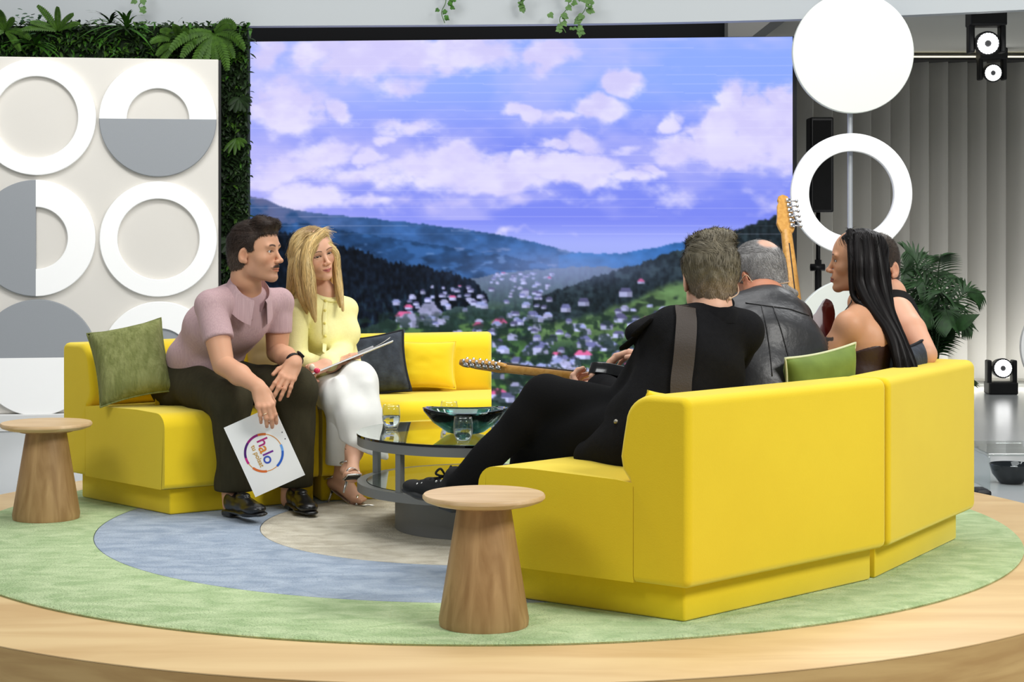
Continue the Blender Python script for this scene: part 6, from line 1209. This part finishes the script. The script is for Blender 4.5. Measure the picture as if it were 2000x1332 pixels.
# angles measured from the reading direction of the lettering, counter-clockwise
flatarc(R0-.0015, R0+.0015, 0, 360, ink('amber', (226, 150, 50)), .0018, 60)
for a0, a1, c, n_ in ((208, 250, (214, 44, 130), 'magenta'), (250, 300, (70, 22, 110), 'violet'), (300, 340, (150, 20, 120), 'purple'), (176, 208, (88, 30, 120), 'plum')): pass
segs = [(150, 175, (226, 120, 50), 'orange'), (175, 215, (150, 26, 120), 'purple'), (215, 262, (78, 24, 112), 'violet'), (262, 282, (200, 36, 130), 'magenta'), (300, 345, (226, 112, 46), 'rust'), (20, 72, (44, 100, 200), 'blue'), (72, 92, (110, 170, 240), 'sky')]
for a0, a1, c, n_ in segs: flatarc(R0-.0045, R0+.0045, a0, a1, ink(n_, c), .0021)
def lettering(s, size, origin, m_, nm):
    cu = bpy.data.curves.new(nm, 'FONT'); cu.body = s; cu.size = size; cu.align_x = 'CENTER'; cu.align_y = 'CENTER'; cu.extrude = .0003; cu.offset = size*.012
    to = bpy.data.objects.new(nm, cu); COL.objects.link(to); dg = bpy.context.evaluated_depsgraph_get(); me = bpy.data.meshes.new_from_object(to.evaluated_get(dg)); bpy.data.objects.remove(to)
    V = np.array([v.co[:] for v in me.vertices]); Fc = [list(p.vertices) for p in me.polygons]; bpy.data.meshes.remove(me)
    return obj(nm, origin+V[:, :1]*ux+V[:, 1:2]*uy+(V[:, 2:]+.0024)*en, Fc, m_, t, False)
for ch, dx, c, n_ in (('h', -.040, (176, 40, 120), 'letter_h'), ('a', -.013, (226, 140, 50), 'letter_a'), ('l', .0075, (120, 40, 150), 'letter_l'), ('o', .030, (64, 90, 190), 'letter_o')):
    lettering(ch, .062, lc+ux*dx+uy*(.012 if ch in 'hl' else .006), ink(n_, c), n_)
lettering('tu polsat', .026, lc-uy*.028+ux*.002, ink('gold', (204, 158, 60)), 'caption')
for q in ((-.04, .0), (-.012, .0)): 
    c = o+ey*q[0]+ex*.094+en*.0019; V, Fc = disc_on(c, en, .0024, .0006, 16); obj('punch_hole', V, Fc, mat('hole_dark', (70, 70, 74), .7), t)
# ---- wedding ring on his hand
p0, p1 = RCH[2][0], RCH[2][1]; ax = unit(p1-p0); e1_ = unit(np.cross(ax, (0, 0, 1))); e2_ = np.cross(ax, e1_); c_ = p0*.4+p1*.6
V, Fc = tube([c_+.0098*(math.cos(a)*e1_+math.sin(a)*e2_) for a in np.linspace(0, 2*pi, 25)], .0018, 6, False); tag(obj('wedding_ring', V, Fc, mat('ring_gold', (236, 214, 180), .2, metal=1.0)), 'thin gold ring on the finger gripping the white card', 'ring')
# ---- clipboard on her knee
a, b = P(612, 736, 7.52), P(770, 671, 7.56); e1 = unit(b-a); vd = unit((a+b)/2-np.array([0, 0, CH])); e2 = unit(vd-e1*np.dot(vd, e1)-V3(0, 0, .012)); e2 = unit(e2-e1*np.dot(e1, e2)); e3 = np.cross(e1, e2); e3 = e3 if e3[2] > 0 else -e3
cc = (a+b)/2+e2*.06+e3*.012
t = thing('clipboard', cc-V3(0, 0, .08), 'white clipboard with papers balanced on the knee of the blonde host', 'clipboard')
V, Fc = frame_box(cc, e1, e2, e3, (.18, .115, .0025), .001, 1); obj('board', V, Fc, m_crd, t, False)
n = 14; V = [cc+e1*(-.17+.345*i/(n-1))+e2*s*.105+e3*(.004+.014*max(0, (i-9)/4)**2+dz) for dz in (0, .0006) for i in range(n) for s in (-1, 1)]; N = 2*n
Fc = [[2*i, 2*i+1, 2*i+3, 2*i+2] for i in range(n-1)]+[[N+2*i, N+2*i+2, N+2*i+3, N+2*i+1] for i in range(n-1)]+[[2*i, 2*i+2, N+2*i+2, N+2*i] for i in range(n-1)]; obj('paper', V, Fc, m_crd, t)
V, Fc = frame_box(cc+e1*.06-e2*.1+e3*.009, e1, e2, e3, (.035, .006, .004), .0015); obj('clip', V, Fc, mat('clip_grey', (190, 190, 192), .3, metal=.5), t)
# ---- her two big rings
for q, c, lab in (((609.5, 717.5), (240, 226, 200), 'large cream oval ring on the hand of the blonde host'), ((619, 724), (226, 52, 92), 'large raspberry pink ring on the hand of the blonde host')):
    p = P(q[0], q[1], 7.40); V, Fc = sphere(p, (.012, .008, .0145) if c[1] > 100 else (.0135, .008, .0115), 18, 12); tag(obj('cocktail_ring', V, Fc, mat('ring_%d' % c[1], c, .25, coat=.5)), lab, 'ring', 'cocktail rings')
